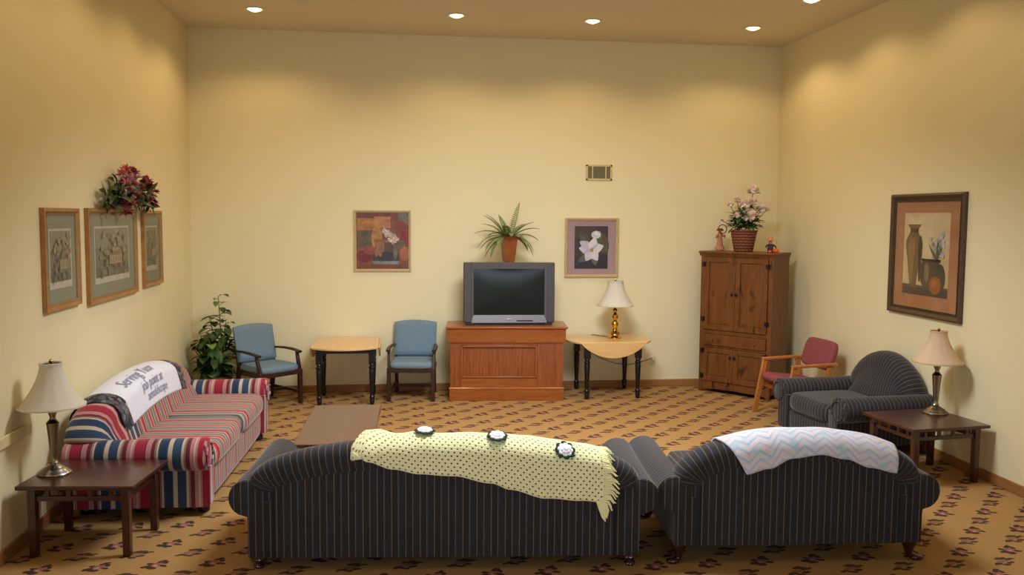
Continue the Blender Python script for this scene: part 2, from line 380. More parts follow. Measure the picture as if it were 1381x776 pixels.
# ------------------------------------------------------------------ room shell
def slab(name,c,d,m): return struct(G().box(c,d).build(name,m,smooth=False))
slab('floor',(W/2,YF/2,-.05),(W+.4,-YF+.4,.1),M_CARPET)
slab('ceiling',(W/2,YF/2,H+.05),(W+.4,-YF+.4,.1),M_CEIL)
slab('wall_back',(W/2,.1,H/2),(W+.4,.2,H),M_WALL)
slab('wall_left',(-.1,YF/2,H/2),(.2,-YF,H),M_WALL)
slab('wall_right',(W+.1,YF/2,H/2),(.2,-YF,H),M_WALL)
slab('wall_front',(W/2,YF-.1,H/2),(W+.4,.2,H),M_WALL)
def board(name,c,d): struct(G().box(c,d).build(name,M_BASE,bevel=.006))
board('baseboard_back',(W/2,-.008,.045),(W-.04,.016,.09)); board('baseboard_left',(.008,YF/2,.045),(.016,-YF-.02,.09)); board('baseboard_right',(W-.008,YF/2,.045),(.016,-YF-.02,.09))
g=G(); g.box((.022,-8.82,.765),(.02,7.92,.075)); g.box((.006,-8.82,.765),(.012,7.92,.05))
struct(g.build('trim_1',M_RAIL,bevel=.008))

# recessed ceiling lamps
def can_light(x,y,label,first=[None]):
    if first[0] is None:
        t=thing('recessed_light',label,'ceiling light',(x,y,H),0,'recessed ceiling lights')
        G().lathe([(.078,-.001),(.105,-.001),(.108,-.006),(.098,-.012),(.080,-.010),(.074,-.003)],32).build('trim_ring',M_WHITE,t)
        G().lathe([(.074,-.002),(.068,-.010),(.050,-.022),(.026,-.030),(.002,-.033)],28).build('lamp_lens',M_BULB,t)
        first[0]=t
    else:
        t=copy_tree(first[0]); t.location=(x,y,H); t['label']=label
    return t
LP=[(.957,-1.10,'glowing recessed ceiling light near the left wall corner'),(3.122,-1.15,'glowing recessed ceiling light in line above the console and old television'),
    (4.658,-1.12,'glowing recessed ceiling light above the magnolia picture and wall vent'),(6.572,-1.06,'glowing recessed ceiling light above the pine armoire'),
    (6.625,-2.42,'glowing recessed ceiling light cut by the top edge of the picture, beside the right wall')]
for x,y,l in LP: can_light(x,y,l)
def spot(x,y,e,size=146,col=(1,.71,.36)):
    d=bpy.data.lights.new('downlight','SPOT'); d.energy=e; d.spot_size=rad(size); d.spot_blend=.45; d.color=col; d.shadow_soft_size=.06
    o=bpy.data.objects.new('downlight',d); COL.objects.link(o); o.location=(x,y,H-.045); return o
ES=33
for k,(x,y,l) in enumerate(LP): spot(x,y,ES*(1.15 if k<4 else .75))
for y in (-2.42,-3.85,-5.3): spot(.957,y,ES*.62)
for y in (-3.85,-5.3): spot(6.625,y,ES*.42)
for x in (1.6,3.7,5.8): spot(x,-7.2,ES*.45)
def area(name,loc,rot,sx,sy,e,c):
    d=bpy.data.lights.new(name,'AREA'); d.shape='RECTANGLE'; d.size=sx; d.size_y=sy; d.energy=e; d.color=c
    o=bpy.data.objects.new(name,d); COL.objects.link(o); o.location=loc; o.rotation_euler=rot; return o
area('ceiling_panel_light',(3.7,-4.7,H-.30),(rad(17),0,0),1.6,1.0,162,(.88,.95,1.0)).data.spread=rad(135)
area('left_window_light',(.06,-8.6,1.7),(0,rad(-90),0),1.6,2.0,38,(.72,.87,1.0))
area('rear_fill_light',(3.7,YF+.05,1.9),(rad(90),0,0),4.2,1.9,20,(.74,.89,1.0)).data.spread=rad(62)  # unseen cool fill added at the rear wall; no window is built there

# ------------------------------------------------------------------ upholstered furniture
# local axes: x along the length, y = 0 the rear plane, +y the front, z up
def arch_top(x,hw,ze,r1,r2):
    a=min(1,abs(x)/hw); return ze+r1*sqrt(max(0,1-a**5))+r2*cos(pi/2*a)
def arch_stations(hw,ze,r1,r2,n,low):
    raw=[(-hw,low)]
    for i in range(401):
        x=hw*sin(pi/2*(-1+2*i/400)); raw.append((x,arch_top(x,hw,ze,r1,r2)))
    raw.append((hw,low)); L=[0]
    for p,q in zip(raw,raw[1:]): L.append(L[-1]+math.dist(p,q))
    out=[];k=0
    for i in range(n+1):
        s=L[-1]*i/n
        while k<len(L)-2 and L[k+1]<s: k+=1
        f=(s-L[k])/max(1e-9,L[k+1]-L[k]); p,q=raw[k],raw[k+1]
        out.append((p[0]+(q[0]-p[0])*f,p[1]+(q[1]-p[1])*f,s-L[-1]/2))
    res=[]
    for i,(x,z,s) in enumerate(out):
        a=out[max(0,i-2)];b=out[min(n,i+2)]; t=Vector((b[0]-a[0],b[1]-a[1])).normalized()
        res.append((x,z,s,(t.y,-t.x)))       # inward normal of a path running left to right over the top
    return res
def profile_arm(hw,r,zb,zc,th):
    P=[(hw-th,zb),(hw-th,zc-.02)]
    for i in range(0,17):
        a=rad(190-i*(190+62)/16); P.append((hw+.005+r*1.0*cos(a),zc+r*sin(a)))
    P+=[(hw+.004,zc-r*1.02),(hw,zc-r*1.3),(hw,zb)]
    return P
def sofa_body(t,hw,D,ze,r1,r2,mats,zb,zc=.462,r=.115,seatz=.475,ncush=2,lean=.10,uoff=0,arm_uoff=0,thick=1.0,front_extra=.05,bx=0,capu=0):
    mb,ma,ms=mats; wr=.165
    # back: rear panel, rolled crest and inside face in one skin
    bh=hw+bx; st=arch_stations(bh,ze,r1,r2,72,ze-.025)
    sec=[(wr,.0),(wr-.012,-.006),(wr-.03,-.016),(wr*.55,-.026),(.035,-.012),(.009,.022),(0,.065*thick),(.0,.105*thick),(.010,.15*thick),(.04,.185*thick),(.09,.205*thick),(.13,.21*thick),(wr,.215*thick)]
    P=[];U=[]
    for x,z,s,(nx,nz) in st:
        row=[];ur=[]
        x0=max(-hw+.136,min(hw-.136,x+nx*wr)); z0=z+nz*wr
        row.append((x0,0.0,zb)); ur.append((x0+uoff,0))
        row.append((x0,0.0,(zb+z0)/2)); ur.append((x0+uoff,.3))
        row.append((x0,0.0,z0-.004)); ur.append((x0+uoff,.5))
        for w,y in sec: row.append((x+nx*w,y,z+nz*w)); ur.append((s*.985+uoff,w))
        xi,zi=x+nx*wr,z+nz*wr
        for f in (.3,.65,1.0):
            zt=zi+(.36-zi)*f; row.append((xi,.215*thick+lean*f+.02*sin(pi*f),zt)); ur.append((s+(xi-s)*min(1,f*1.2)+uoff,f))
        P.append(row);U.append(ur)
    g=G(); g.grid(P,U); g.build('back',mb,t,angle=50)
    g=G(); g.prism([(-hw+.004,zb),(hw-.004,zb),(hw-.004,ze-.05),(-hw+.004,ze-.05)],.010,.05,'y',uvf=lambda v:(v[0]+uoff,v[2])); g.build('outback',mb,t)
    # arms
    for sg in (-1,1):
        pr=[(sg*x,z) for x,z in profile_arm(hw,r,zb,zc,.14)]
        g=G(); n=len(pr); ys=[.004+ (D-.012)*i/10 for i in range(11)]
        rows=[];uv=[]
        for y in ys:
            k=1+.10*(y/D)**3
            rows.append([((hw*sg+(x-hw*sg)*k) if z>zc-r*1.1 else x, y, zc+(z-zc)*(k if z>zc else 1)) for x,z in pr]); uv.append([(y+arm_uoff,j/n) for j in range(n)])
        g.grid(rows,uv)
        for row,fl in ((rows[0],sg>0),(rows[-1],sg<0)):
            V=list(row)
            # slightly domed end panel
            cx=sum(v[0] for v in V)/n; cz=sum(v[2] for v in V)/n; dy=(-.012 if row is rows[0] else .014)
            inner=[(cx+(v[0]-cx)*.86,v[1]+dy,v[2]+(cz-v[2])*.05) for v in V]
            VV=V+inner; F=[(i,(i+1)%n,n+(i+1)%n,n+i) for i in range(n)]+[tuple(range(n,2*n))]
            g.add(VV,F,[(abs(v[0])+uoff+capu,v[2]) for v in VV])
        o=g.build('arm',[ma],t,angle=55)
        me=o.data
        bm_fix(me)
        if r1:
            s_=G(); y=D+.012
            pts=[(hw*sg+sg*.005+(r*.78)*cos(a),y,zc+(r*.78)*sin(a)) for a in [2*pi*i/24 for i in range(25)]]
            s_.tube(pts,.006,6); s_.build('arm_welt',ma,o)
    # frame rail and seat deck
    g=G(); g.box((0,.28,(zb+.33)/2),(2*(hw-.07),.52,.33-zb)); g.puff((0,D-.12,(zb+.315)/2),(2*(hw-.135),.20,.315-zb),8,8,uvf=lambda v:(v[0]+uoff,v[2])); g.build('seat_rail',ms,t)
    wi=2*(hw-.145)/ncush
    for k in range(ncush):
        cx=-hw+.145+wi*(k+.5)
        g=G(); g.puff((cx,(.27+D+front_extra-.03)/2,(.30+seatz)/2),(wi-.006,D+front_extra-.03-.27,seatz-.28),7,12,uvf=lambda v:(v[0]+uoff,v[1]),pz=3.0)
        g.build('seat_cushion',ms,t)
import bmesh
def bm_fix(me):
    b=bmesh.new(); b.from_mesh(me); bmesh.ops.recalc_face_normals(b,faces=b.faces); b.to_mesh(me); b.free()
M_FOOT=wood('mahogany_foot',(36,14,14),(62,24,22),.2,(5,5,2),coat=.4)
def bun_foot(t,x,y,h):
    k=h/.13
    G().lathe([(.020,0),(.030,.004*k),(.036,.02*k),(.032,.04*k),(.022,.05*k),(.028,.058*k),(.046,.075*k),(.055,.095*k),(.050,.115*k),(.052,.13*k),(.045,.14*k)],20,(x,y,0)).build('foot',M_FOOT,t)
def cabriole_foot(t,x,y,h,sx,sy):
    g=G(); pts=[(x+sx*.00,y,h+.01),(x+sx*.010,y+sy*.006,h*.8),(x+sx*.004,y+sy*.002,h*.5),(x+sx*.012,y+sy*.006,h*.25),(x+sx*.045,y+sy*.02,h*.10)]
    g.tube(pts,[.052,.046,.028,.022,.026],14); g.puff((x+sx*.05,y+sy*.022,.018),(.085,.065,.036),2.4,8); g.build('foot',M_FOOT,t)
def block_foot(t,x,y,h):
    G().lathe([(.034,0),(.044,.012),(.044,.05),(.036,.06),(.036,h+.01)],16,(x,y,0)).build('foot',M_BLACK,t)

# pinstripe sofa, its back to us
SOFA_O,SOFA_R,SOFA_HW=(2.76,-5.715,0),rad(-5.2),1.21
t=thing('sofa','long dark pinstripe camelback sofa seen from behind, with yellow crocheted blanket over it','sofa',SOFA_O,SOFA_R)
sofa_body(t,SOFA_HW,.98,.565,.165,.095,(M_PIN,M_PIN,M_PIN),.085,ncush=3)
for x in (-1.165,1.165):
    for y in (.07,.90): bun_foot(t,x,y,.085)
LOVE_O,LOVE_R,LOVE_HW=(5.0,-5.86,0),rad(-4.1),.80
t=thing('loveseat','dark pinstripe loveseat seen from behind, with white pastel blanket over it','loveseat',LOVE_O,LOVE_R)
sofa_body(t,LOVE_HW,1.0,.555,.17,.115,(M_PIN,M_PIN,M_PIN),.125,ncush=2,uoff=.03)
for x in (-.75,.75):
    cabriole_foot(t,x,.06,.125,1 if x>0 else -1,-1); cabriole_foot(t,x,.9,.125,1 if x>0 else -1,1)
t=thing('armchair','dark pinstripe rolled-arm armchair with humped back, against the right wall beside the end table','armchair',(7.33,-3.02,0),rad(97))
sofa_body(t,.49,.97,.555,.13,.225,(M_PIN,M_PIN,M_PIN),.10,ncush=1,uoff=.05,lean=.14)
for x in (-.42,.42):
    for y in (.07,.88): bun_foot(t,x,y,.10)
STR_O,STR_R,STR_HW=(.165,-3.335,0),rad(-92),1.17
t=thing('striped_sofa','red, navy and cream striped sofa along the left wall','sofa',STR_O,STR_R)
sofa_body(t,STR_HW,.98,.59,.19,.11,(M_SM,M_SB,M_SF),.07,ncush=2,uoff=0,thick=1.25,arm_uoff=.02,bx=.06,capu=.25)
for x in (-1.05,1.05):
    for y in (.07,.91): block_foot(t,x,y,.07)

# blankets and throw draped over the backs
def drape_path(zt,zrear,zfront,off=.018,yr=-.03,ytop=.085,yf=.215,drop=.10):
    P=[(yr-off,zrear)]
    n=max(2,int((zt-drop-zrear)/.03)+2)
    for i in range(1,n): P.append((yr-off,zrear+(zt-drop-zrear)*i/n))
    for i in range(0,13):
        a=pi-pi*i/12
        if a>pi/2: P.append((ytop+(ytop-(yr-off))*cos(a),zt-drop+(drop+off)*sin(a)))
        else: P.append((ytop+(yf+off-ytop)*cos(a),zt-drop+(drop+off)*sin(a)))
    P.append((yf+off+.03,zfront+.05)); P.append((yf+off+.05,zfront))
    return P
def resample(P,n):
    L=[0]
    for p,q in zip(P,P[1:]): L.append(L[-1]+math.dist(p,q))
    out=[];k=0
    for i in range(n+1):
        s=L[-1]*i/n
        while k<len(L)-2 and L[k+1]<s: k+=1
        f=(s-L[k])/max(1e-9,L[k+1]-L[k]); p,q=P[k],P[k+1]; out.append((p[0]+(q[0]-p[0])*f,p[1]+(q[1]-p[1])*f,s))
    return out
def interp(tab,x):
    if x<=tab[0][0]: return tab[0][1]
    for (a,b),(c,d) in zip(tab,tab[1:]):
        if x<=c:
            f=(x-a)/(c-a); f=f*f*(3-2*f); return b+(d-b)*f
    return tab[-1][1]
def drape(x0f,x1f,zlow,hw,par,zfront,nx=90,ny=44,wob=.006,off=.018,bunch=None):
    P=[];U=[]
    for i in range(nx+1):
        row=[];ur=[]; f=i/nx
        xm=x0f(.5)+(x1f(.5)-x0f(.5))*f
        zt=arch_top(max(-hw*.985,min(hw*.985,xm)),hw,*par)
        xb=x0f(0)+(x1f(0)-x0f(0))*f
        pts=resample(drape_path(zt,zlow(xb),min(zfront,zt-.12),off),ny)
        for j,(y,z,s) in enumerate(pts):
            v=j/ny; x=x0f(v)+(x1f(v)-x0f(v))*f
            d=wob*noise.noise(Vector((x*7,s*5,1.3)))
            if bunch: dd=bunch(f,v)
            else: dd=0
            out=d+dd
            a=max(0,min(1,(y+.05)/.14)); 
            row.append((x,y-out*(1-a),z+out*a+dd*.3)); ur.append((x,s))
        P.append(row);U.append(ur)
    return P,U
LOW=[(-.56,.765),(-.47,.70),(-.32,.655),(-.15,.625),(.06,.612),(.28,.565),(.40,.525),(.62,.47),(.84,.455),(.95,.445)]
def yb(f,v):
    b=.05*math.exp(-((f-.03)/.05)**2)*(.4+.6*v)
    return b+.018*max(0,sin(24*f+6*v))*math.exp(-f/.14)
P,U=drape(lambda v:-.57+.11*max(0,min(1,(v-.22)/.3)),lambda v:.985+.015*sin(v*9),lambda x:interp(LOW,x),SOFA_HW,(.565,.165,.095),.55,110,46,.010,.022,yb)
g=G(); g.grid(P,U)
blk=g.build('crocheted_blanket',M_CROCHET,None,angle=180,loc=SOFA_O,rot=SOFA_R,solid=.006)
tag(blk,'pale yellow crocheted blanket with white flower rosettes draped over the long pinstripe sofa','blanket')
# fringe along its right end
g=G(); end=P[-1]
for j in range(0,40):
    f=j/39*(len(end)-1)*.72; k=int(f); p=Vector(end[k]).lerp(Vector(end[min(k+1,len(end)-1)]),f-k)
    ln=random.uniform(.035,.075); dz=random.uniform(-.035,-.005)
    if j==0: pass
    for q in range(2):
        oy=random.uniform(-.006,.004)
        g.tube([p+Vector((-.02,-.004,0)),p+Vector((ln*.5,oy-.006,dz*.3)),p+Vector((ln+random.uniform(-.01,.01),oy-.006,dz-.02))],[.009,.007,.003],5)
p=Vector(end[0])
for q in range(5): g.tube([p+Vector((-.05+.012*q,0,.01)),p+Vector((-.03+.012*q,-.004,-.05)),p+Vector((-.015+.008*q,-.004,-.10-.01*q%.03))],[.010,.009,.004],5)
g.build('fringe',M_YARN,blk)
# hem rows
def on_drape(P,f,v):
    i=f*(len(P)-1); j=v*(len(P[0])-1); a,b=int(min(i,len(P)-2)),int(min(j,len(P[0])-2)); fi,fj=i-a,j-b
    q=lambda m,n:Vector(P[m][n])
    p=(q(a,b)*(1-fi)+q(a+1,b)*fi)*(1-fj)+(q(a,b+1)*(1-fi)+q(a+1,b+1)*fi)*fj
    du=(q(a+1,b)-q(a,b)).normalized(); dv=(q(a,b+1)-q(a,b)).normalized(); return p,du,dv
def rosette(P,f,v,r=.050):
    p,du,dv=on_drape(P,f,v); n=du.cross(dv).normalized()
    if n.dot(Vector((0,-1,1)))<0: n=-n
    dv=n.cross(du).normalized(); M=Matrix.Translation(p+n*.012)@Matrix((du,dv,n)).transposed().to_4x4()
    g=G()
    for k in range(8):
        a=2*pi*k/8+.2; g.puff((cos(a)*r*.92,sin(a)*r*.92,0),(.042,.042,.012),2.2,5,M=M)
    ro=g.build('rosette',M_GYARN,blk)
    g=G()
    for ring,(rr,nn,hh) in enumerate(((r*.66,8,.006),(r*.34,6,.013),(0,1,.018))):
        for k in range(nn):
            a=2*pi*k/nn+ring*.3; g.puff((cos(a)*rr,sin(a)*rr,hh),(.034,.034,.016),2.2,5,M=M)
    g.build('flower',M_WYARN,ro)
for f,v in ((.245,.43),(.553,.415),(.835,.395)): rosette(P,f,v)

WLOW=[(-.55,.80),(-.42,.665),(-.365,.60),(-.22,.635),(-.07,.70),(.11,.722),(.27,.69),(.43,.635),(.60,.60)]
P,U=drape(lambda v:-.52+.155*max(0,1-v/.46),lambda v:.635-.035*max(0,1-v/.4),lambda x:interp(WLOW,x),LOVE_HW,(.555,.17,.115),.60,80,36,.007,.024)
g=G(); g.grid(P,U)
tag(g.build('knitted_blanket',M_AFGHAN,None,angle=180,loc=LOVE_O,rot=LOVE_R,solid=.010),'white knitted blanket with pastel zigzags draped over the loveseat back','blanket')

# white lettered throw with dark borders, over the striped sofa
def throw_pt(x,v,off=.012):
    zt=arch_top(x,STR_HW+.06,.59,.19,.11)
    P=[(-.045,zt-.22),(-.045,zt-.11)]+[(.10+(.145 if a>pi/2 else .165)*cos(a),zt-.10+.10*sin(a)) for a in [pi-pi*i/10 for i in range(11)]]
    P+=[(.283,zt-.17),(.292,zt-.21),(.303,zt-.27)]
    q=resample(P,100); i=min(99,max(0,v*100)); k=int(min(i,99)); f=i-k
    y=q[k][0]+(q[k+1][0]-q[k][0])*f; z=q[k][1]+(q[k+1][1]-q[k][1])*f
    a=q[min(100,k+2)];b=q[max(0,k-2)]; ty,tz=a[0]-b[0],a[1]-b[1]; l=math.hypot(ty,tz); ny,nz=-tz/l,ty/l
    if nz<-.2 : ny,nz=-ny,-nz
    if ny<0 and v>.6: ny,nz=-ny,-nz
    return Vector((x,y+ny*off,z+nz*off))
def skew(x,v): return x+(.14 if x>0 else .06)*(1-v)*min(1,abs(x)/.6)
def throw_strip(x0,x1,mat,parent,name,nx,off):
    P=[];U=[]
    for i in range(nx+1):
        x=x0+(x1-x0)*i/nx; P.append([throw_pt(skew(x,v/30),v/30,off) for v in range(31)]); U.append([(x,v/30*.7) for v in range(31)])
    g=G(); g.grid(P,U); return g.build(name,mat,parent,angle=180,solid=.004,loc=None if parent else STR_O,rot=None if parent else STR_R)
XA,XB=.86,-.78          # near end, far end (local x)
th=throw_strip(XB+.15,XA-.15,M_CLOTHW,None,'lettered_throw',40,.012)
tag(th,'white throw with handwriting and dark floral borders over the striped sofa back','throw')
throw_strip(XA-.155,XA,M_TAPE,th,'floral_border',6,.014); throw_strip(XB,XB+.155,M_TAPE,th,'floral_border',6,.014)
def lettering(txt,xc,v,size,mat,slant=.2):
    cu=bpy.data.curves.new('lettering','FONT'); cu.body=txt; cu.size=size; cu.align_x='CENTER'; cu.shear=slant; cu.offset=.0006; cu.resolution_u=2
    ob=bpy.data.objects.new('lettering_tmp',cu); COL.objects.link(ob)
    dg=bpy.context.evaluated_depsgraph_get(); me=ob.evaluated_get(dg).to_mesh()
    V=[w.co.copy() for w in me.vertices]; F=[tuple(p.vertices) for p in me.polygons]; ob.evaluated_get(dg).to_mesh_clear()
    bpy.data.objects.remove(ob); bpy.data.curves.remove(cu)
    g=G(); g.add([throw_pt(xc-w.x+0,v-w.y/.72,.0175) for w in V],F)
    return g.build('lettering',mat,th,smooth=False)
lettering('Serving Yuor',.22,.62,.14,M_INK); lettering('job point at',.10,.77,.112,M_INKP); lettering('amuldscope',.04,.90,.108,M_INK)

# ------------------------------------------------------------------ mission tables
def slat_table(name,label,cat,loc,rot,sx,sy,h,mat,group=None,leg=.052,nsp=4):
    t=thing(name,label,cat,loc,rot,group)
    G().box((0,0,h-.014),(sx,sy,.028)).build('tabletop',mat,t,bevel=.006)
    ix,iy=sx/2-.075,sy/2-.075
    for x in (-ix,ix):
        for y in (-iy,iy): G().box((x,y,(h-.028)/2),(leg,leg,h-.028),taper=.9).build('leg',mat,t,bevel=.004)
    for sg in (-1,1):
        for ax in (0,1):
            g=G(); L=2*(ix if ax==0 else iy)-leg; o_=sg*(iy if ax==0 else ix)
            def bx(u,z,w,hh,d=.02):
                g.box((u,o_,z) if ax==0 else (o_,u,z),(w,d,hh) if ax==0 else (d,w,hh))
            bx(0,h-.100,L,.034); bx(0,h-.036,L,.016)
            for k in range(nsp):
                u=-L/2+L*(k+.5)/nsp; bx(u,h-.064,.030,.042)
            g.build('apron',mat,t,bevel=.002)
    return t
slat_table('end_table','dark wood end table with slatted apron beside the striped sofa, left wall','end table',(.468,-4.99,0),rad(-5.5),.74,.62,.48,M_MAHOG,)
slat_table('end_table','dark wood end table with slatted apron beside the armchair, right wall','end table',(6.945,-4.13,0),rad(6.5),.74,.68,.50,M_MAHOG)
slat_table('coffee_table','low brown coffee table in the middle of the carpet','coffee table',(1.985,-3.46,0),rad(-1.6),.62,1.44,.42,M_COFFEE,nsp=5)

# ------------------------------------------------------------------ lamps
def bell_profile(rb,rt,z0,z1,n=12):
    P=[]
    for i in range(n+1):
        f=i/n; P.append((rt+(rb-rt)*(1-f)**1.75,z0+(z1-z0)*f))
    return P
def shade(t,rb,rt,z0,z1,mat,trim,scallop=0):
    pr=bell_profile(rb,rt,z0,z1); inn=[(r-.004,z) for r,z in reversed(pr)]
    s=G().lathe(pr+inn+[pr[0]],48,ripple=(.012,12) if scallop else None).build('lamp_shade',mat,t,angle=60)
    for r,z in (pr[0],pr[-1]):
        b=G(); b.lathe([(r-.002,z-.006),(r+.004,z-.006),(r+.004,z+.006),(r-.002,z+.006),(r-.002,z-.006)],48,ripple=(.012,12) if scallop else None)
        b.build('shade_trim',trim,s)
    return s
def column_lamp(label,loc,mat_base,mat_col,h,rb,rt,zs,sm,trim):
    t=thing('table_lamp',label,'table lamp',loc)
    G().lathe([(.105,0),(.108,.008),(.100,.018),(.085,.026),(.080,.034),(.060,.046),(.036,.060),(.026,.068)],36).build('base',mat_base,t)
    k=(zs-.07)/.40
    G().lathe([(.026,.066),(.030,.074*1),(.024,.085),(.020,.095),(.023,.10+.02*k),(.030,.10+.14*k),(.038,.10+.235*k),(.041,.10+.25*k),(.030,.10+.262*k),(.020,.10+.275*k),(.017,.10+.29*k),(.024,.10+.31*k),(.030,.10+.33*k),(.024,.10+.352*k),(.014,.10+.37*k),(.014,.10+.42*k)],28).build('stem',mat_col,t)
    G().tube([(0,0,.10+.40*k),(0,0,h+.012)],.006,8).build('harp_rod',M_BRASS,t)
    sh=shade(t,rb,rt,zs,h,sm,trim,1)
    g=G(); g.lathe([(.004,h),(.010,h+.008),(.012,h+.018),(.006,h+.028),(.001,h+.032)],12)
    for k2 in range(3): a=2*pi*k2/3; g.tube([(0,0,h-.004),(cos(a)*(rt-.003),sin(a)*(rt-.003),h-.004)],.003,6)
    g.build('finial',M_BRASS,t)
    return t
t=column_lamp('pewter column lamp with white bell shade on the left end table',(.208,-4.98,.48),M_SILVER,M_PEWTER,.735,.203,.068,.455,M_SHW,M_SHW)
G().tube([(-.05,.07,.004),(-.07,.22,.003),(-.08,.32,-.005),(-.08,.345,-.12),(-.11,.35,-.28),(-.15,.35,-.36)],.004,6).build('cord',M_CORD,t)
column_lamp('pewter column lamp with cream bell shade on the right end table',(7.165,-3.945,.50),M_PEWTER,M_PEWTER,.725,.205,.068,.455,M_SHC,M_TRIMC)
t=thing('table_lamp','brass candlestick lamp with white bell shade on the round drop-leaf table','table lamp',(5.15,-.42,.70))
G().lathe([(.085,0),(.088,.012),(.070,.024),(.056,.034),(.050,.050),(.058,.058),(.058,.075),(.046,.085),(.034,.095)],32).build('base',M_BRASS,t)
G().lathe([(.034,.094),(.026,.115),(.034,.14),(.044,.165),(.044,.185),(.030,.21),(.020,.225),(.030,.24),(.038,.26),(.036,.285),(.022,.31),(.017,.325),(.028,.34),(.028,.355),(.014,.37),(.014,.42)],28).build('stem',M_BRASS,t)
G().tube([(0,0,.41),(0,0,.725)],.006,8).build('harp_rod',M_BRASS,t)
shade(t,.225,.098,.41,.71,M_SHW,M_SHW,1)
G().lathe([(.004,.71),(.009,.72),(.011,.732),(.004,.745)],12).build('finial',M_BRASS,t)
G().tube([(-.06,.08,.006),(-.22,.30,.004),(-.25,.355,-.02),(-.24,.37,-.13),(-.20,.395,-.24),(-.10,.40,-.31),(.1,.405,-.385),(.30,.408,-.41),(.50,.40,-.36),(.605,.40,-.325)],.004,6).build('cord',M_CORD,t)

# ------------------------------------------------------------------ drop-leaf tables with turned black legs
LEGP=[(.012,0),(.020,.008),(.026,.03),(.030,.06),(.024,.075),(.030,.085),(.034,.10),(.030,.115),(.022,.125),(.024,.16),(.030,.30),(.035,.42),(.030,.44),(.037,.452),(.037,.466),(.026,.478),(.034,.495),(.028,.51),(.036,.52)]
def drop_leaf(label,loc,rot,r,fold,leg,h=.70):
    t=thing('drop_leaf_table',label,'drop-leaf table',loc,rot)
    # the fixed strip runs along local x with round ends; leaves hang at y = +/-fold
    xs=sqrt(r*r-fold*fold); a0=math.atan2(fold,xs); poly=[]
    for i in range(17): a=-a0+2*a0*i/16; poly.append((r*cos(a),r*sin(a)))
    for i in range(17): a=pi-a0+2*a0*i/16; poly.append((r*cos(a),r*sin(a)))
    G().prism(poly,h-.022,h).build('tabletop',M_MAPLE,t,bevel=.004,angle=30)
    for sg in (-1,1):
        P=[]
        for i in range(25):
            a=a0+(pi-2*a0)*i/24; P.append((r*cos(a),h-.004-(r*sin(a)-fold)))
        G().prism(P,sg*fold-.010+sg*.012,sg*fold+.010+sg*.012,'y').build('drop_leaf',M_MAPLE,t,bevel=.003,angle=30)
    for x in (-leg,leg):
        for y in (-leg,leg):
            g=G(); k=(h-.16)/.55; g.lathe([(a,b*k) for a,b in LEGP],20,(x,y,0)); g.box((x,y,(h-.022+.51*k)/2),(.072,.072,h-.022-.51*k)); g.build('leg',M_BLACK,t,bevel=.002)
    g=G()
    for sg in (-1,1): g.box((0,sg*leg,h-.052),(2*leg-.07,.024,.06)); g.box((sg*leg,0,h-.052),(.024,2*leg-.07,.06))
    g.build('apron',M_BLACK,t)
    return t
drop_leaf('maple drop-leaf table on black turned legs between the two blue chairs',(1.872,-.54,0),rad(90),.53,.375,.30,.695)
drop_leaf('round maple drop-leaf table with front leaf down and black legs, holding the brass lamp',(5.05,-.425,0),0,.545,.355,.315,.70)

# ------------------------------------------------------------------ console and television
t=thing('television_console','cherry wood console with beadboard panel and cornice, under the old television','console',(3.757,-.738,0),rad(-5.0))
w=1.366
G().box((0,.27,.073),(w,.54,.146)).build('plinth',M_CHERRY,t,bevel=.004)
G().prism([(-.004,.140),(-.004,.150),(.010,.163),(.03,.163),(.03,.140)],-w/2-.004,w/2+.004,'x').build('plinth_moulding',M_CHERRY,t)
g=G(); g.box((0,.285,.43),(w-.03,.51,.56)); g.build('body',M_CHERRYV,t)
for x0,x1,nm in ((-w/2+.008,-.545,'stile'),(.365,w/2-.008,'stile')): G().box(((x0+x1)/2,.022,.43),(x1-x0,.026,.55)).build(nm,M_CHERRYV,t,bevel=.003)
for z0,z1 in ((.155,.275),(.672,.71)): G().box((-.09,.022,(z0+z1)/2),(.91,.026,z1-z0)).build('rail',M_CHERRY,t,bevel=.003)
fr=G()
for z in (.287,.66): fr.box((-.09,.010,z),(.905,.024,.022))
for x in (-.533,.353): fr.box((x,.010,.4735),(.022,.024,.395))
pf=fr.build('panel_moulding',M_CHERRY,t,bevel=.004)
g=G()
for k in range(22): g.box((-.522+.8645*(k+.5)/22,.034,.4735),(.8645/22-.004,.012,.36))
g.build('beadboard_panel',M_CHERRYV,t,bevel=.004)
G().prism([(.03,.70),(-.008,.70),(-.012,.715),(-.006,.72),(-.010,.79),(-.018,.86),(-.030,.873),(.03,.873)],-w/2-.02,w/2+.02,'x').build('cornice',M_CHERRY,t,angle=25)
for sg in (-1,1): G().prism([(sg*(w/2-.03),.70),(sg*(w/2+.004),.70),(sg*(w/2+.012),.79),(sg*(w/2+.024),.86),(sg*(w/2+.03),.873),(sg*(w/2-.03),.873)],.0,.54,'y').build('cornice_return',M_CHERRY,t,angle=25)
G().box((0,.262,.884),(w+.085,.60,.024)).build('top',M_CHERRY,t,bevel=.006)

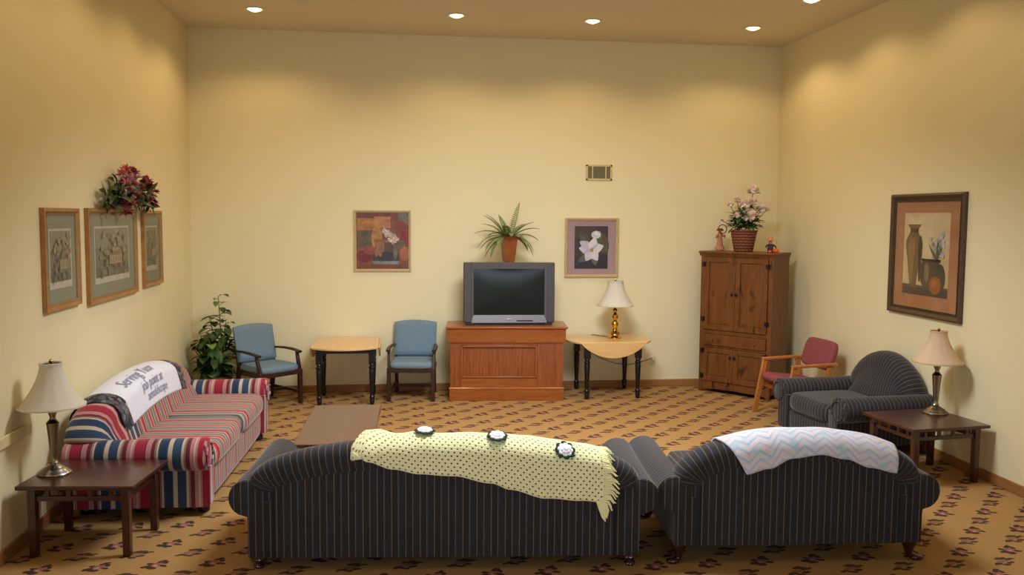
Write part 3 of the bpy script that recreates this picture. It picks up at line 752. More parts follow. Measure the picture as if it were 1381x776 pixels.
t=thing('television','old grey widescreen tube television standing on the cherry console','television',(3.80,-.60,.898),rad(-2.0))
tw,z0,z1=1.10,.028,.752
def ring(g,x0,x1,za,zb,xi0,xi1,zi0,zi1,y0,y1):
    V=[(x0,y0,za),(x1,y0,za),(x1,y0,zb),(x0,y0,zb),(xi0,y1,zi0),(xi1,y1,zi0),(xi1,y1,zi1),(xi0,y1,zi1)]
    g.add(V,[(0,1,5,4),(1,2,6,5),(2,3,7,6),(3,0,4,7)])
sx0,sx1,sz0,sz1=-.428,.428,.118,.675
for x in (-tw/2+.05,tw/2-.05): G().box((x,.045,(z0+z1)/2),(.10,.09,z1-z0)).build('speaker_grille',M_TVD,t,bevel=.012)
g=G(); ring(g,-tw/2+.094,tw/2-.094,z0,z1,sx0,sx1,sz0,sz1,-.006,.022)
ring(g,-tw/2+.094,tw/2-.094,z0,z1,-tw/2+.094,tw/2-.094,z0,z1,.09,-.006); g.build('bezel',M_TVF,t,angle=20)
P=[];
for i in range(13):
    row=[]
    for j in range(13):
        u,v=-1+2*i/12,-1+2*j/12; row.append(((sx0+sx1)/2+u*(sx1-sx0)/2*1.01,.024-.010*(1-u*u)*(1-v*v)**.5+.004,(sz0+sz1)/2+v*(sz1-sz0)/2*1.01))
    P.append(row)
G().grid(P).build('screen',M_GLASS,t)
V=[(-tw/2+.02,.088,z0+.01),(tw/2-.02,.088,z0+.01),(tw/2-.02,.088,z1-.01),(-tw/2+.02,.088,z1-.01),(-.50,.22,z0+.01),(.50,.22,z0+.01),(.50,.22,z1-.015),(-.50,.22,z1-.015),(-.33,.50,z0+.01),(.33,.50,z0+.01),(.30,.50,z1-.14),(-.30,.50,z1-.14)]
F=[]
for k in (0,4): F+=[(k,k+1,k+5,k+4),(k+1,k+2,k+6,k+5),(k+2,k+3,k+7,k+6),(k+3,k,k+4,k+7)]
G().add(V,F+[(8,9,10,11)]).build('rear_housing',M_TVB,t,bevel=.01)
g=G(); g.lathe([(.011,0),(.011,.004)],18,M=Matrix.Translation((-.018,-.006,.073))@Matrix.Rotation(rad(90),4,'X')); g.box((.012,-.008,.073),(.028,.004,.012)); g.build('maker_badge',M_LOGO,t)
G().box((.19,-.007,.052),(.20,.004,.012)).build('control_flap',M_TVB,t,bevel=.002)
for x in (-.47,.47): G().box((x,.06,.015),(.11,.10,.030)).build('foot',M_TVB,t,bevel=.004)
G().box((0,.2,.020),(.86,.30,.036)).build('base_pad',M_TVB,t)

# ------------------------------------------------------------------ pine armoire across the right corner
AR=rad(-50); AW,AD,AH=.97,.43,1.79
# local: x along the front from its left corner, y into the cabinet
t=thing('armoire','tall knotty pine armoire with two doors over a drawer over two doors','armoire',(6.28,-.325,0),AR)
G().prism([(.0,.06),(AW,.06),(AW,AH-.03),(0,AH-.03)],.022,AD,'y').build('carcass',M_PINES,t)
g=G()
for x0,x1,za,zb in ((0,.055,.0,AH-.03),(AW-.055,AW,.0,AH-.03)): g.box(((x0+x1)/2,.011,(za+zb)/2),(x1-x0,.026,zb-za))
for za,zb in ((.06,.145),(.575,.600),(.745,.800),(1.715,AH-.03)): g.box((AW/2,.011,(za+zb)/2),(AW-.11,.024,zb-za))
g.build('face_frame',M_PINE,t,bevel=.003)
G().prism([(.055,.06),(AW-.055,.06),(AW-.055,.03),(AW-.10,.045),(AW/2,.055),(.10,.045),(.055,.03)],.0,.02,'y').build('skirt',M_PINE,t)
for x,y in ((.03,AD-.03),(AW-.03,AD-.03)): G().box((x,y,.03),(.05,.05,.07)).build('leg',M_PINES,t)
g=G(); g.box((AW/2,AD/2-.012,AH-.018),(AW+.045,AD+.04,.028)); g.build('cornice_shelf',M_PINE,t,bevel=.008)
G().prism([(.02,AH-.032),(-.018,AH-.032),(-.010,AH-.052),(.0,AH-.066),(.02,AH-.066)],-.018,AW+.018,'x').build('cornice_moulding',M_PINE,t)
G().prism([(AW-.02,AH-.032),(AW+.018,AH-.032),(AW+.010,AH-.052),(AW,AH-.066),(AW-.02,AH-.066)],-.01,AD,'y').build('cornice_return',M_PINE,t)
def door(x0,x1,za,zb,hinge_left,group):
    d=G(); w_=.062
    for a,b in ((x0,x0+w_),(x1-w_,x1)): d.box(((a+b)/2,-.008,(za+zb)/2),(b-a,.020,zb-za))
    for a,b in ((za,za+w_),(zb-w_,zb)): d.box(((x0+x1)/2,-.008,(a+b)/2),(x1-x0-2*w_,.020,b-a))
    o=d.build('door',M_PINE,t,bevel=.003)
    p=G(); xi0,xi1,zi0,zi1=x0+w_,x1-w_,za+w_,zb-w_
    p.box(((xi0+xi1)/2,.004,(zi0+zi1)/2),(xi1-xi0,.010,zi1-zi0)); 
    q=.028; ring(p,xi0,xi1,zi0,zi1,xi0+q,xi1-q,zi0+q,zi1-q,-.001,-.006)
    p.add([(xi0+q,-.006,zi0+q),(xi1-q,-.006,zi0+q),(xi1-q,-.006,zi1-q),(xi0+q,-.006,zi1-q)],[(0,1,2,3)])
    p.build('raised_panel',M_PINE,o,smooth=False)
    hx=x0-.004 if hinge_left else x1+.004
    for z in (za+(zb-za)*.14,zb-(zb-za)*.10):
        h=G(); h.box((hx,-.020,z),(.052,.006,.055)); h.tube([(hx,-.026,z-.03),(hx,-.026,z+.03)],.007,8); h.build('hinge',M_BLACK,o)
    kx=x1-.03 if hinge_left else x0+.03
    kz=(za+zb)/2 if zb-za>.6 else zb-.10
    kn=G(); kn.lathe([(.008,0),(.008,.010),(.016,.018),(.015,.026),(.001,.030)],16,M=Matrix.Translation((kx,-.018,kz))@Matrix.Rotation(rad(90),4,'X')); kn.build('knob',M_BLACK,o)
    if not hinge_left:
        e=G(); e.box((x0+.012,-.020,kz),(.016,.006,.04)); e.lathe([(.010,0),(.010,.004)],14,M=Matrix.Translation((x0+.028,-.018,kz-.075))@Matrix.Rotation(rad(90),4,'X'),mi=1); e.build('latch',[M_BLACK,M_BRASS],o)
mid=AW/2
for (x0,x1,hl) in ((.058,mid-.002,True),(mid+.002,AW-.058,False)):
    door(x0,x1,.803,1.712,hl,0); door(x0,x1,.148,.572,hl,0)
d=G(); d.box((mid,-.006,.6725),(AW-.122,.020,.139)); dr=d.build('drawer',M_PINE,t,bevel=.004)
for x in (.20,AW-.20):
    G().lathe([(.008,0),(.008,.010),(.017,.018),(.016,.027),(.001,.031)],16,M=Matrix.Translation((x,-.015,.672))@Matrix.Rotation(rad(90),4,'X')).build('knob',M_PINES,dr)
G().lathe([(.009,0),(.009,.004)],14,M=Matrix.Translation((mid,-.015,.715))@Matrix.Rotation(rad(90),4,'X')).build('keyhole_plate',M_BRASS,dr)
def arm_pt(x,y,z=AH-.004):
    return (6.28+x*cos(AR)-y*sin(AR), -.325+x*sin(AR)+y*cos(AR), z)

# leaf helper
def leaf(g,base,d,up,L,wd,curl=.25,n=5,fold=.15,mi=0):
    d=Vector(d).normalized(); up=Vector(up); s=d.cross(up)
    if s.length<1e-3: s=d.cross(Vector((1,0,0)))
    s.normalize(); u=s.cross(d).normalized(); V=[]; base=Vector(base)
    for i in range(n+1):
        f=i/n; wv=wd*(sin(pi*min(1,f**.75))**.8 if 0<f<1 else .0)+.001
        c=base+d*L*f-u*curl*L*f*f
        V+= [c-s*wv/2+u*fold*wv, c, c+s*wv/2+u*fold*wv]
    F=[]
    for i in range(n):
        for k in (0,1): F.append((i*3+k,i*3+k+1,i*3+3+k+1,i*3+3+k))
    g.add(V,F,mi=mi)
def petal_ball(g,c,r,n,mi=0,flat=.7,rs=None):
    rs=rs or random
    for k in range(n):
        a=rs.uniform(0,2*pi); e=rs.uniform(-.3,1.0); d=Vector((cos(a)*sqrt(max(0,1-e*e)),sin(a)*sqrt(max(0,1-e*e)),e))
        leaf(g,Vector(c)+d*r*.15,d,Vector((0,0,1)) if abs(d.z)<.9 else Vector((1,0,0)),r,r*.75,random.uniform(-.3,.3),3,.2,mi)

# flower basket on the armoire
bx,by,bz=arm_pt(.47,.20)
t=thing('flower_basket','brown wicker basket of cream pink flowers on top of the pine armoire','potted plant',(bx,by,bz))
G().lathe([(.112,0),(.118,.02),(.142,.14),(.160,.246),(.170,.250),(.170,.266),(.158,.266),(.152,.246),(.0,.225)],40).build('basket',M_WICK,t)
R=random.Random(5); g=G()
for k in range(260):
    a=R.uniform(0,2*pi); rr=R.uniform(.02,.23); z=R.uniform(.26,.42)+.24*R.random()*(1-rr/.30)
    leaf(g,(cos(a)*rr*.7,sin(a)*rr*.6,z),(cos(a)*.9+R.uniform(-.4,.4),sin(a)*.9+R.uniform(-.4,.4),R.uniform(-.3,.7)),(0,0,1),R.uniform(.07,.12),R.uniform(.04,.06),.3)
g.build('foliage',M_LEAF,t,smooth=True,angle=180)
heads=[(-.02,-.10,.575,.085),(.03,-.14,.43,.09),(.20,-.06,.52,.07),(.11,0,.75,.075),(-.19,-.02,.57,.045),(.29,.0,.52,.038),(-.10,0,.64,.045),(-.13,-.10,.44,.055),(-.29,-.02,.38,.02),(.08,-.08,.62,.05)]
g=G()
for x,y,z,r in heads: g.tube([(x*.2,y*.2,.25),(x*.6,y*.6,.25+(z-.25)*.55),(x,y,z)],.004,5)
leaf(g,(.11,0,.72),(-1,-.2,.3),(0,0,1),.10,.05); leaf(g,(.11,0,.72),(1,-.2,.2),(0,0,1),.10,.05); leaf(g,(-.29,-.02,.38),(-.3,-.3,.2),(0,0,1),.06,.04)
g.build('stems',M_DLEAF,t)
for x,y,z,r in heads:
    g=G(); petal_ball(g,(x,y,z),r,46,rs=R); g.puff((x,y,z),(r*1.1,r*1.1,r),2.2,6); g.build('blossom',M_BLOOM,t,angle=180)
# two ornaments beside it
ox,oy,oz=arm_pt(.14,.20)
t=thing('figurine','slim rose and straw doll figurine holding a twig hoop, left end of the armoire top','figurine',(ox,oy,oz))
G().lathe([(.048,0),(.050,.02),(.042,.07),(.034,.13),(.030,.17),(.036,.20),(.030,.225),(.012,.235)],18).build('dress',M_ROSEW,t)
G().puff((0,0,.258),(.052,.05,.058),2.2,8).build('head',M_SKIN,t)
g=G()
for k in range(30):
    a=2*pi*k/30; leaf(g,(cos(a)*.018,sin(a)*.018,.285),(cos(a),sin(a),-.6),(0,0,1),.045,.014,.3)
g.build('hair',M_BROWNW,t)
for sg in (-1,1): G().tube([(sg*.030,0,.20),(sg*.055,-.02,.17),(sg*.045,-.045,.205)],[.012,.011,.009],8).build('arm',M_ROSEW,t)
G().tube([(.012+.055*cos(a),-.05,.275+.055*sin(a)) for a in [2*pi*i/24 for i in range(25)]],.006,6).build('twig_hoop',M_BROWNW,t)
g=G()
for k in range(14):
    a=2*pi*k/14; leaf(g,(cos(a)*.044,sin(a)*.044-.004,.06),(cos(a)*.5,sin(a)*.5,-1),(cos(a),sin(a),0),.055,.02,.0)
g.build('straw_skirt',M_STRAW,t)
ox,oy,oz=arm_pt(.83,.20)
t=thing('figurine','small dark scarecrow ornament in a wide hat with orange pumpkin, right end of armoire top','figurine',(ox,oy,oz))
G().lathe([(.034,0),(.038,.03),(.030,.08),(.022,.105)],16).build('coat',M_DENIM,t)
G().puff((0,0,.125),(.046,.044,.046),2.2,8).build('head',M_SKIN,t)
G().lathe([(.085,.148),(.086,.152),(.034,.160),(.028,.19),(.012,.196),(.001,.197)],22).build('hat',M_STRAW,t)
for sg in (-1,1): G().tube([(sg*.024,0,.095),(sg*.058,-.005,.075),(sg*.062,-.02,.06)],[.012,.010,.008],8).build('arm',M_DENIM,t)
g=G(); 
for k in range(9):
    a=2*pi*k/9; g.puff((.048+cos(a)*.020,-.05+sin(a)*.020,.024),(.036,.036,.046),2.3,6)
p=g.build('pumpkin',M_ORANGE,t); G().tube([(.048,-.05,.044),(.052,-.05,.06)],[.006,.004],6).build('stalk',M_STEM,p)
g=G()
for k in range(9):
    a=2*pi*k/9; g.puff((-.03+cos(a)*.012,-.055+sin(a)*.012,.014),(.022,.022,.028),2.3,5)
g.build('gourd',M_ORANGE,t)

# ------------------------------------------------------------------ blue armchairs (front towards -y)
def blue_chair(label,loc,rot):
    t=thing('wooden_armchair',label,'chair',loc,rot,'blue upholstered armchairs along the back wall')
    w,dp=.50,.47; hx=.262
    for sg in (-1,1):
        # front leg runs on up into the arm support
        g=G(); g.bar((sg*hx,-.26,0),(sg*hx,-.255,.40),.046,.046); o=g.build('leg',M_CHAIRW,t,bevel=.004)
        g=G(); g.bar((sg*hx,-.245,.39),(sg*(hx+.010),-.185,.600),.034,.050,w1=.030,d1=.036); g.build('arm_post',M_CHAIRW,t,bevel=.004)
        g=G(); g.bar((sg*.235,.31,0),(sg*.235,.235,.42),.040,.048); g.bar((sg*.235,.235,.41),(sg*.228,.335,.86),.034,.040,d1=.030); g.build('leg',M_CHAIRW,t,bevel=.004)
        g=G(); P=[(sg*(hx+.01),-.25,.602),(sg*(hx+.016),-.12,.617),(sg*(hx+.010),.05,.622),(sg*.25,.245,.612)]
        g.tube(P,[.028,.027,.024,.020],10,sq=.62); g.build('armrest',M_CHAIRW,t)
        G().bar((sg*.25,-.235,.14),(sg*.236,.265,.14),.020,.034).build('stretcher',M_CHAIRW,t,bevel=.003)
    G().box((0,.02,.14),(.48,.020,.034)).build('stretcher',M_CHAIRW,t,bevel=.003)
    g=G(); g.box((0,-.258,.375),(.49,.026,.062)); g.box((0,.215,.375),(.45,.026,.062))
    for sg in (-1,1): g.box((sg*.255,-.02,.375),(.026,.46,.062))
    g.build('seat_frame',M_CHAIRW,t,bevel=.004)
    G().puff((0,-.025,.425),(.535,.52,.095),6,12,pz=2.6).build('seat',M_BLUE,t)
    # upholstered back leaning rearwards, crowned top
    P=[];n=14
    def back(yo):
        rows=[]
        for i in range(n+1):
            f=i/n; row=[]
            for j in range(n+1):
                u=-1+2*j/n; z=.485+.395*f+.028*f*(1-u*u)
                e=min(1,(1-abs(u))*7)*min(1,f*12)*min(1,(1-f)*12); e=e**.5
                y=.225+.095*f*1.0+yo*(.012+.022*e)
                row.append((u*(.256+.006*f),y-.004,z))
            rows.append(row)
        return rows
    g=G(); A=back(-1);B=back(1); g.grid(A); g.grid([r[::-1] for r in B])
    def edge(R): return [R[0][j] for j in range(n+1)]+[R[i][n] for i in range(1,n+1)]+[R[n][j] for j in range(n-1,-1,-1)]+[R[i][0] for i in range(n-1,0,-1)]
    ea,eb=edge(A),edge(B); m=len(ea); g.add(ea+eb,[(i,m+i,m+(i+1)%m,(i+1)%m) for i in range(m)])
    o=g.build('backrest',M_BLUE,t,angle=60); bm_fix(o.data)
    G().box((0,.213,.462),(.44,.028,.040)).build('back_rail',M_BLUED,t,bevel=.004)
    return t
blue_chair('blue upholstered wooden armchair beside the tall corner plant, turned sideways',(.965,-.575,0),rad(41))
blue_chair('blue upholstered wooden armchair beside the cherry console, facing the room',(2.655,-.40,0),rad(-7))

# rose chair with light oak sled frame (front towards -y)
t=thing('rose_armchair','rose upholstered chair with light oak arms between the armoire and pinstripe armchair','chair',(6.86,-1.86,0),rad(-83))
for sg in (-1,1):
    x=sg*.30
    g=G(); g.bar((x,-.33,0),(x,-.215,.60),.030,.058); g.build('leg',M_OAKC,t,bevel=.005)
    g=G(); g.bar((x,.33,0),(x,.20,.60),.030,.056); g.build('leg',M_OAKC,t,bevel=.005)
    g=G(); g.bar((x,-.245,.612),(x,.30,.625),.050,.030); g.build('armrest',M_OAKC,t,bevel=.006)
    G().bar((x,-.265,.33),(x,.26,.26),.026,.050).build('side_rail',M_OAKC,t,bevel=.004)
G().bar((-.30,-.20,.315),(.30,-.20,.315),.030,.045).build('cross_rail',M_OAKC,t,bevel=.004)
G().bar((-.30,.255,.60),(.30,.255,.60),.030,.050).build('cross_rail',M_OAKC,t,bevel=.004)
G().puff((0,0,0),(.54,.58,.105),5,12,M=Matrix.Translation((0,-.04,.405))@Matrix.Rotation(rad(-7),4,'X'),pz=2.6).build('seat',M_PINKF,t)
G().puff((0,0,0),(.56,.085,.33),5,12,M=Matrix.Translation((0,.285,.70))@Matrix.Rotation(rad(-17),4,'X'),pz=3.5).build('backrest',M_PINKF,t)

# ------------------------------------------------------------------ pictures (local x right, y out of the wall, z up; centre at origin)
def frame_pic(name,label,loc,rot,w,h,fw,fd,mf,mats,art,inner=None,profile=None,group=None,glass=True):
    t=thing(name,label,'picture',loc,rot,group)
    pr=profile or [(0,0),(0,fd),(fw*.45,fd),(fw*.7,fd*.75),(fw,fd*.55),(fw,0)]
    g=G(); n=len(pr)
    cs=[(-1,-1),(1,-1),(1,1),(-1,1)]
    P=[[(sx*(w/2-a),b,sz*(h/2-a)) for a,b in pr] for sx,sz in cs]; P.append(P[0]); g.grid(P)
    g.build('frame',mf,t,angle=25); bm_fix(t.children[0].data)
    if inner:
        iw,m=inner; g=G(); pr2=[(fw-.002,.3*fd),(fw-.002,fd*.62),(fw+iw,fd*.5),(fw+iw,.0)]
        P=[[(sx*(w/2-a),b,sz*(h/2-a)) for a,b in pr2] for sx,sz in cs]; P.append(P[0]); o=g.build_frame(P,m,t) if False else g.grid(P).build('inner_frame',m,t,angle=25); bm_fix(o.data)
    G().box((0,.003,0),(w-fw,.006,h-fw)).build('backing',M_BRONZED,t)
    y=.0072
    for nm,m,shapes in art:
        g=G()
        for col,poly in shapes:
            if col: g.c=tuple(lin(col)[:3])
            k=len(poly); y+=.00025
            if poly: g.add([(px,y,pz) for px,pz in poly],[tuple(range(k))])
        o=g.build(nm,m,t,smooth=False); bm_up(o.data)
        y+=.0006
    if glass: G().add([(-w/2+fw*.8,y+.002,-h/2+fw*.8),(w/2-fw*.8,y+.002,-h/2+fw*.8),(w/2-fw*.8,y+.002,h/2-fw*.8),(-w/2+fw*.8,y+.002,h/2-fw*.8)],[(3,2,1,0)]).build('glass',M_PANE,t,smooth=False)
    return t
def bm_up(me):
    b=bmesh.new(); b.from_mesh(me)
    for f in b.faces:
        f.normal_update()
        if f.normal.y<0: f.normal_flip()
    b.to_mesh(me); b.free()
def rc(x0,z0,x1,z1): return [(x0,z0),(x1,z0),(x1,z1),(x0,z1)]
def el(cx,cz,a,b,r=0,n=20):
    c,s=cos(rad(r)),sin(rad(r)); return [(cx+a*cos(q)*c-b*sin(q)*s, cz+a*cos(q)*s+b*sin(q)*c) for q in [2*pi*i/n for i in range(n)]]
def pet(cx,cz,L,wd,ang,n=9):
    d=(cos(rad(ang)),sin(rad(ang))); s=(-d[1],d[0]); A=[];B=[]
    for i in range(n+1):
        f=i/n; w=wd*sin(pi*f**.65)**.8/2 if 0<f<1 else 0
        A.append((cx+d[0]*L*f+s[0]*w,cz+d[1]*L*f+s[1]*w)); B.append((cx+d[0]*L*f-s[0]*w,cz+d[1]*L*f-s[1]*w))
    return A+B[-2:0:-1]
# viewed from the room: for the back wall picture-space x must run along world +x while y points to -y -> rotate 180 and mirror x
def mir(shapes): return [(c,[(-x,z) for x,z in p]) for c,p in shapes]
# magnolia on the back wall
w,h=.70,.755
sh=[((74,54,58),rc(-.222,-.27,.212,.275)),((90,64,54),rc(-.222,.12,.05,.275)),((62,46,54),rc(-.222,-.27,.212,-.10)),((104,84,62),el(.13,.06,.09,.14,20)),((92,80,58),el(-.10,.14,.05,.09,40)),
    ((104,104,74),pet(-.06,.03,.17,.08,125)),((96,100,70),pet(.06,.03,.15,.07,60)),((98,100,88),pet(-.05,-.10,.15,.09,215)),((112,108,94),pet(.03,-.10,.13,.09,280)),((92,96,66),pet(.08,.0,.14,.07,-5)),
    ((224,210,208),pet(.0,-.03,.17,.13,172)),((214,198,200),pet(-.02,.0,.16,.11,150)),((230,218,214),pet(.0,-.03,.165,.13,20)),((236,226,220),pet(.0,-.03,.17,.12,75)),((220,206,206),pet(.0,-.03,.16,.13,242)),((228,214,212),pet(.0,-.03,.16,.12,300)),((206,188,192),pet(-.01,-.03,.12,.05,200)),((206,190,190),pet(.01,-.02,.11,.04,45)),
    ((186,148,110),el(.0,-.03,.022,.028)),((226,214,208),el(.055,.165,.062,.05)),((206,192,190),pet(.02,.15,.11,.05,30)),((236,226,220),pet(.02,.19,.09,.05,-15))]
frame_pic('framed_picture','framed magnolia print with pale mat above the brass lamp',(4.932,-.001,1.81),rad(180),w,h,.038,.026,M_PALEF,None,[('mat_board',M_MAT,[(None,rc(-.33,-.36,.33,.36))]),('print',M_ART,mir(sh))])
# blurred floral canvas
w,h=.70,.755
sh=[((128,78,56),rc(-.33,-.36,.33,.36)),((116,66,50),rc(-.33,.24,.20,.36)),((170,118,62),rc(-.31,.13,-.10,.28)),((176,124,84),rc(-.10,.16,.10,.30)),((106,104,92),rc(.19,.20,.33,.36)),((100,84,62),rc(-.32,-.08,-.14,.13)),((178,132,72),el(-.07,.04,.065,.15)),((136,56,56),el(.22,.18,.08,.07)),
    ((128,42,44),rc(.22,-.06,.33,.12)),((112,40,42),el(-.22,-.19,.10,.08)),((142,70,62),el(-.14,-.12,.10,.05)),((142,98,70),rc(-.10,-.20,.10,.02)),((92,68,54),rc(.02,-.24,.16,-.02)),((70,58,54),rc(-.12,-.26,.20,-.16)),((58,52,58),el(.05,-.19,.09,.06)),((104,108,104),pet(.16,-.23,.22,.05,95)),((96,92,70),el(.23,-.04,.05,.05)),((164,100,76),el(.27,-.16,.06,.09)),
    ((150,110,80),pet(-.08,-.20,.24,.05,78)),((150,112,84),pet(-.02,-.20,.20,.05,110)),((132,132,138),rc(-.12,-.30,.20,-.25)),((118,66,44),rc(-.33,-.36,.33,-.29))]
for (x,z,r_) in ((.02,.13,.04),(.055,.10,.05),(.09,.075,.045),(.12,.06,.05),(.15,.035,.045),(.09,.02,.035),(.13,.0,.05),(.18,.02,.03),(.045,.065,.03)):
    for k in range(5): sh.append(((214,196,186) if k%2 else (184,160,150),pet(x,z,r_,r_*.7,72*k+x*900)))
frame_pic('framed_picture','framed dark red painting of white flowers above the drop-leaf table and blue chair',(2.287,-.001,1.887),rad(180),w,h,.030,.024,M_PALEF,None,[('print',M_ARTB,mir(sh))],glass=False)
# jars still life on the right wall: x along +y seen from the room as running right to left
w,h=1.165,1.165
def jar(pts,cx): return [(cx+r,z) for r,z in pts]+[(cx-r,z) for r,z in reversed(pts)]
sh=[((222,196,146),rc(-.36,-.38,.36,.40)),((228,204,154),rc(-.30,-.10,.10,.36)),((214,184,132),rc(.10,-.30,.36,.10)),
    ((92,76,62),rc(-.36,-.38,.36,-.30)),((112,92,70),rc(-.36,-.31,.36,-.285)),
    ((132,100,62),jar([(.045,-.31),(.055,-.28),(.10,-.05),(.135,.08),(.13,.14),(.09,.19),(.062,.22),(.07,.25),(.115,.29)],-.19)),
    ((158,122,72),jar([(.02,-.28),(.04,-.05),(.06,.08),(.04,.16)],-.225)),((84,66,46),jar([(.012,-.25),(.03,.0),(.035,.10),(.012,.18)],-.085)),((78,62,44),jar([(.072,.215),(.066,.225),(.07,.25)],-.19)),
    ((106,90,60),jar([(.09,-.32),(.15,-.25),(.17,-.16),(.15,-.08),(.13,-.05),(.15,-.03)],.09)),((148,124,82),el(.03,-.16,.04,.09)),((72,58,42),rc(-.05,-.055,.24,-.03)),
    ((92,84,64),el(.24,-.20,.08,.13)),((166,98,50),el(.17,-.27,.09,.085)),((184,118,64),el(.15,-.25,.04,.04))]
RR=random.Random(3)
for k in range(26):
    x,z=RR.uniform(.06,.30),RR.uniform(.0,.20); sh.append((RR.choice([(206,198,190),(176,172,176),(150,146,150),(196,186,160)]),el(x,z,.024,.022)))
for k in range(10): sh.append(((118,112,78),pet(.18,-.04,RR.uniform(.10,.22),.018,RR.uniform(55,130))))
t=frame_pic('framed_picture','large bronze-framed still life of jars on the right wall',(W-.001,-3.333,1.862),rad(90),w,h,.056,.042,M_BRONZE,None,[('mat_board',M_MATT,[(None,rc(-.512,-.512,.512,.512))]),('print',M_ART,mir(sh))],inner=(.020,M_BRONZED),
    profile=[(0,0),(0,.024),(.008,.036),(.020,.042),(.032,.036),(.042,.028),(.056,.022),(.056,0)])
# three landscape prints on the left wall
def landscape(a,b,seed):
    r=random.Random(seed); S=[((214,206,186),rc(-a,-b,a,b)),((122,120,104),rc(-a+.018,-b+.05,a-.018,b-.018)),((150,146,124),rc(-a+.018,b*.25,a-.018,b-.018)),((96,96,84),rc(-a+.018,-b+.05,a-.018,-b*.45))]
    for k in range(90):
        z=r.uniform(-b*.72,b*.82); x=r.uniform(-a*.72,a*.72); S.append((r.choice([(178,160,122),(166,146,114),(150,138,110)] if z>b*.05 else [(124,120,100),(112,108,92),(140,126,100)]),el(x,z,r.uniform(.03,.07)*a*1.7,r.uniform(.012,.026))))
    S.append(((186,160,124),rc(-a*.35,-b*.35,a*.35,-b*.05))); S.append(((150,116,94),[(-a*.4,-b*.05),(a*.4,-b*.05),(0,b*.12)]))
    for k in range(5): S.append(((110,96,84),rc(-a*.28+k*a*.13,-b*.30,-a*.24+k*a*.13,-b*.10)))
    return S
def lp(label,y,w,z0,z1,seed,gr):
    h=z1-z0; return frame_pic('framed_picture',label,(.001,y,(z0+z1)/2),rad(-90),w,h,.050,.035,M_GOLDF,None,[('mat_board',M_MATG,[(None,rc(-w/2+.04,-h/2+.04,w/2-.04,h/2-.04))]),('print',M_ART,mir(landscape(w/2-.05-.22*w*.5,h/2-.15,seed)))],group=gr)
GP='gold-framed landscape prints on the left wall'
lp('narrow gold-framed landscape print nearest the table lamp on the left wall',-4.19,.69,1.50,2.238,1,GP)
lp('wide gold-framed landscape print under the flower swag on the left wall',-2.99,1.32,1.465,2.243,2,GP)
lp('narrow gold-framed landscape print between flower swag and room corner on left wall',-1.765,.66,1.485,2.232,3,GP)

# flower swag resting on the middle frame
t=thing('flower_swag','swag of pink and wine silk flowers with ivy atop the middle left-wall picture','artificial flowers',(.035,-2.72,2.245))
R=random.Random(11); g=G()
for k in range(190):
    u=R.uniform(-1,1)**1; y=u*.62-.03; z=.02+R.random()*.26*(1-u*u*.75); x=R.uniform(.0,.10)
    leaf(g,(x,y,z),(R.uniform(.0,.8),R.uniform(-1,1)+(-.4 if u<-.2 else .2),R.uniform(-.6,.7)),(1,0,.3),R.uniform(.08,.15),R.uniform(.035,.06),.3)
for k in range(14):
    y=R.uniform(-.62,-.30); g.tube([(.05,y*.5,.10),(.07,y*.85,.08),(.06,y-.08,R.uniform(-.02,.12))],.004,5)
g.build('ivy_foliage',M_DLEAF,t,angle=180)
def bloom(x,y,z,r,m):
    g=G(); petal_ball(g,(x,y,z),r,22,rs=R); g.build('blossom',m,t,angle=180)
for k in range(30):
    u=R.uniform(-.75,1.0); y=u*.58+.04; z=.04+R.random()*.27*(1-.55*u*u); bloom(R.uniform(.05,.13),y,z,R.uniform(.045,.075),R.choice([M_BLOOMP,M_BLOOMP,M_BLOOMW,M_BLOOMW,M_BLOOML]))
for y,z in ((-.30,.29),(-.22,.33),(.02,.32),(.45,.26),(.62,.05),(.56,.13),(-.28,.02),(-.20,-.04)): bloom(.08,y,z,.06,R.choice([M_BLOOMW,M_BLOOMP]))

# fern on the television
t=thing('potted_fern','green fern in a square tapered brown pot on top of the television','potted plant',(3.815,-.40,1.6485),rad(8))
def sq(a,z): return [(-a,-a,z),(a,-a,z),(a,a,z),(-a,a,z)]
g=G(); P=[sq(.055,0),sq(.062,.02),sq(.088,.285),sq(.094,.29),sq(.094,.31),sq(.082,.31),sq(.078,.27)]; g.grid(P,wrap=True); g.add(sq(.055,0),[(3,2,1,0)]); g.build('pot',M_TERRA,t,bevel=.006,angle=30)
G().add(sq(.079,.285),[(0,1,2,3)]).build('soil',M_SOIL,t)
R=random.Random(4); g=G()
def frond(g,az,el0,L,droop,wd=.056,n=20):
    d=Vector((cos(az)*cos(el0),sin(az)*cos(el0),sin(el0))); p=Vector((cos(az)*.03,sin(az)*.03,.29)); pts=[p.copy()]
    for i in range(n):
        d=(d+Vector((0,0,-droop/n))).normalized(); p=p+d*L/n; pts.append(p.copy())
    g.tube(pts,[.0035]*(n//2)+[.0022]*(n+1-n//2),4)
    for i in range(2,n+1):
        f=i/n; tg=(pts[i]-pts[i-1]).normalized(); s=tg.cross(Vector((0,0,1)))
        if s.length<.05: s=Vector((-sin(az),cos(az),0))
        s.normalize(); l=wd*(sin(pi*(.12+.86*f))**.7)
        for q in (0,):
            b=pts[i-1].lerp(pts[i],q)
            for sg in (-1,1): leaf(g,b,s*sg+tg*.35+Vector((0,0,-.08)),tg.cross(s),l,.0165,.35,3,.1)
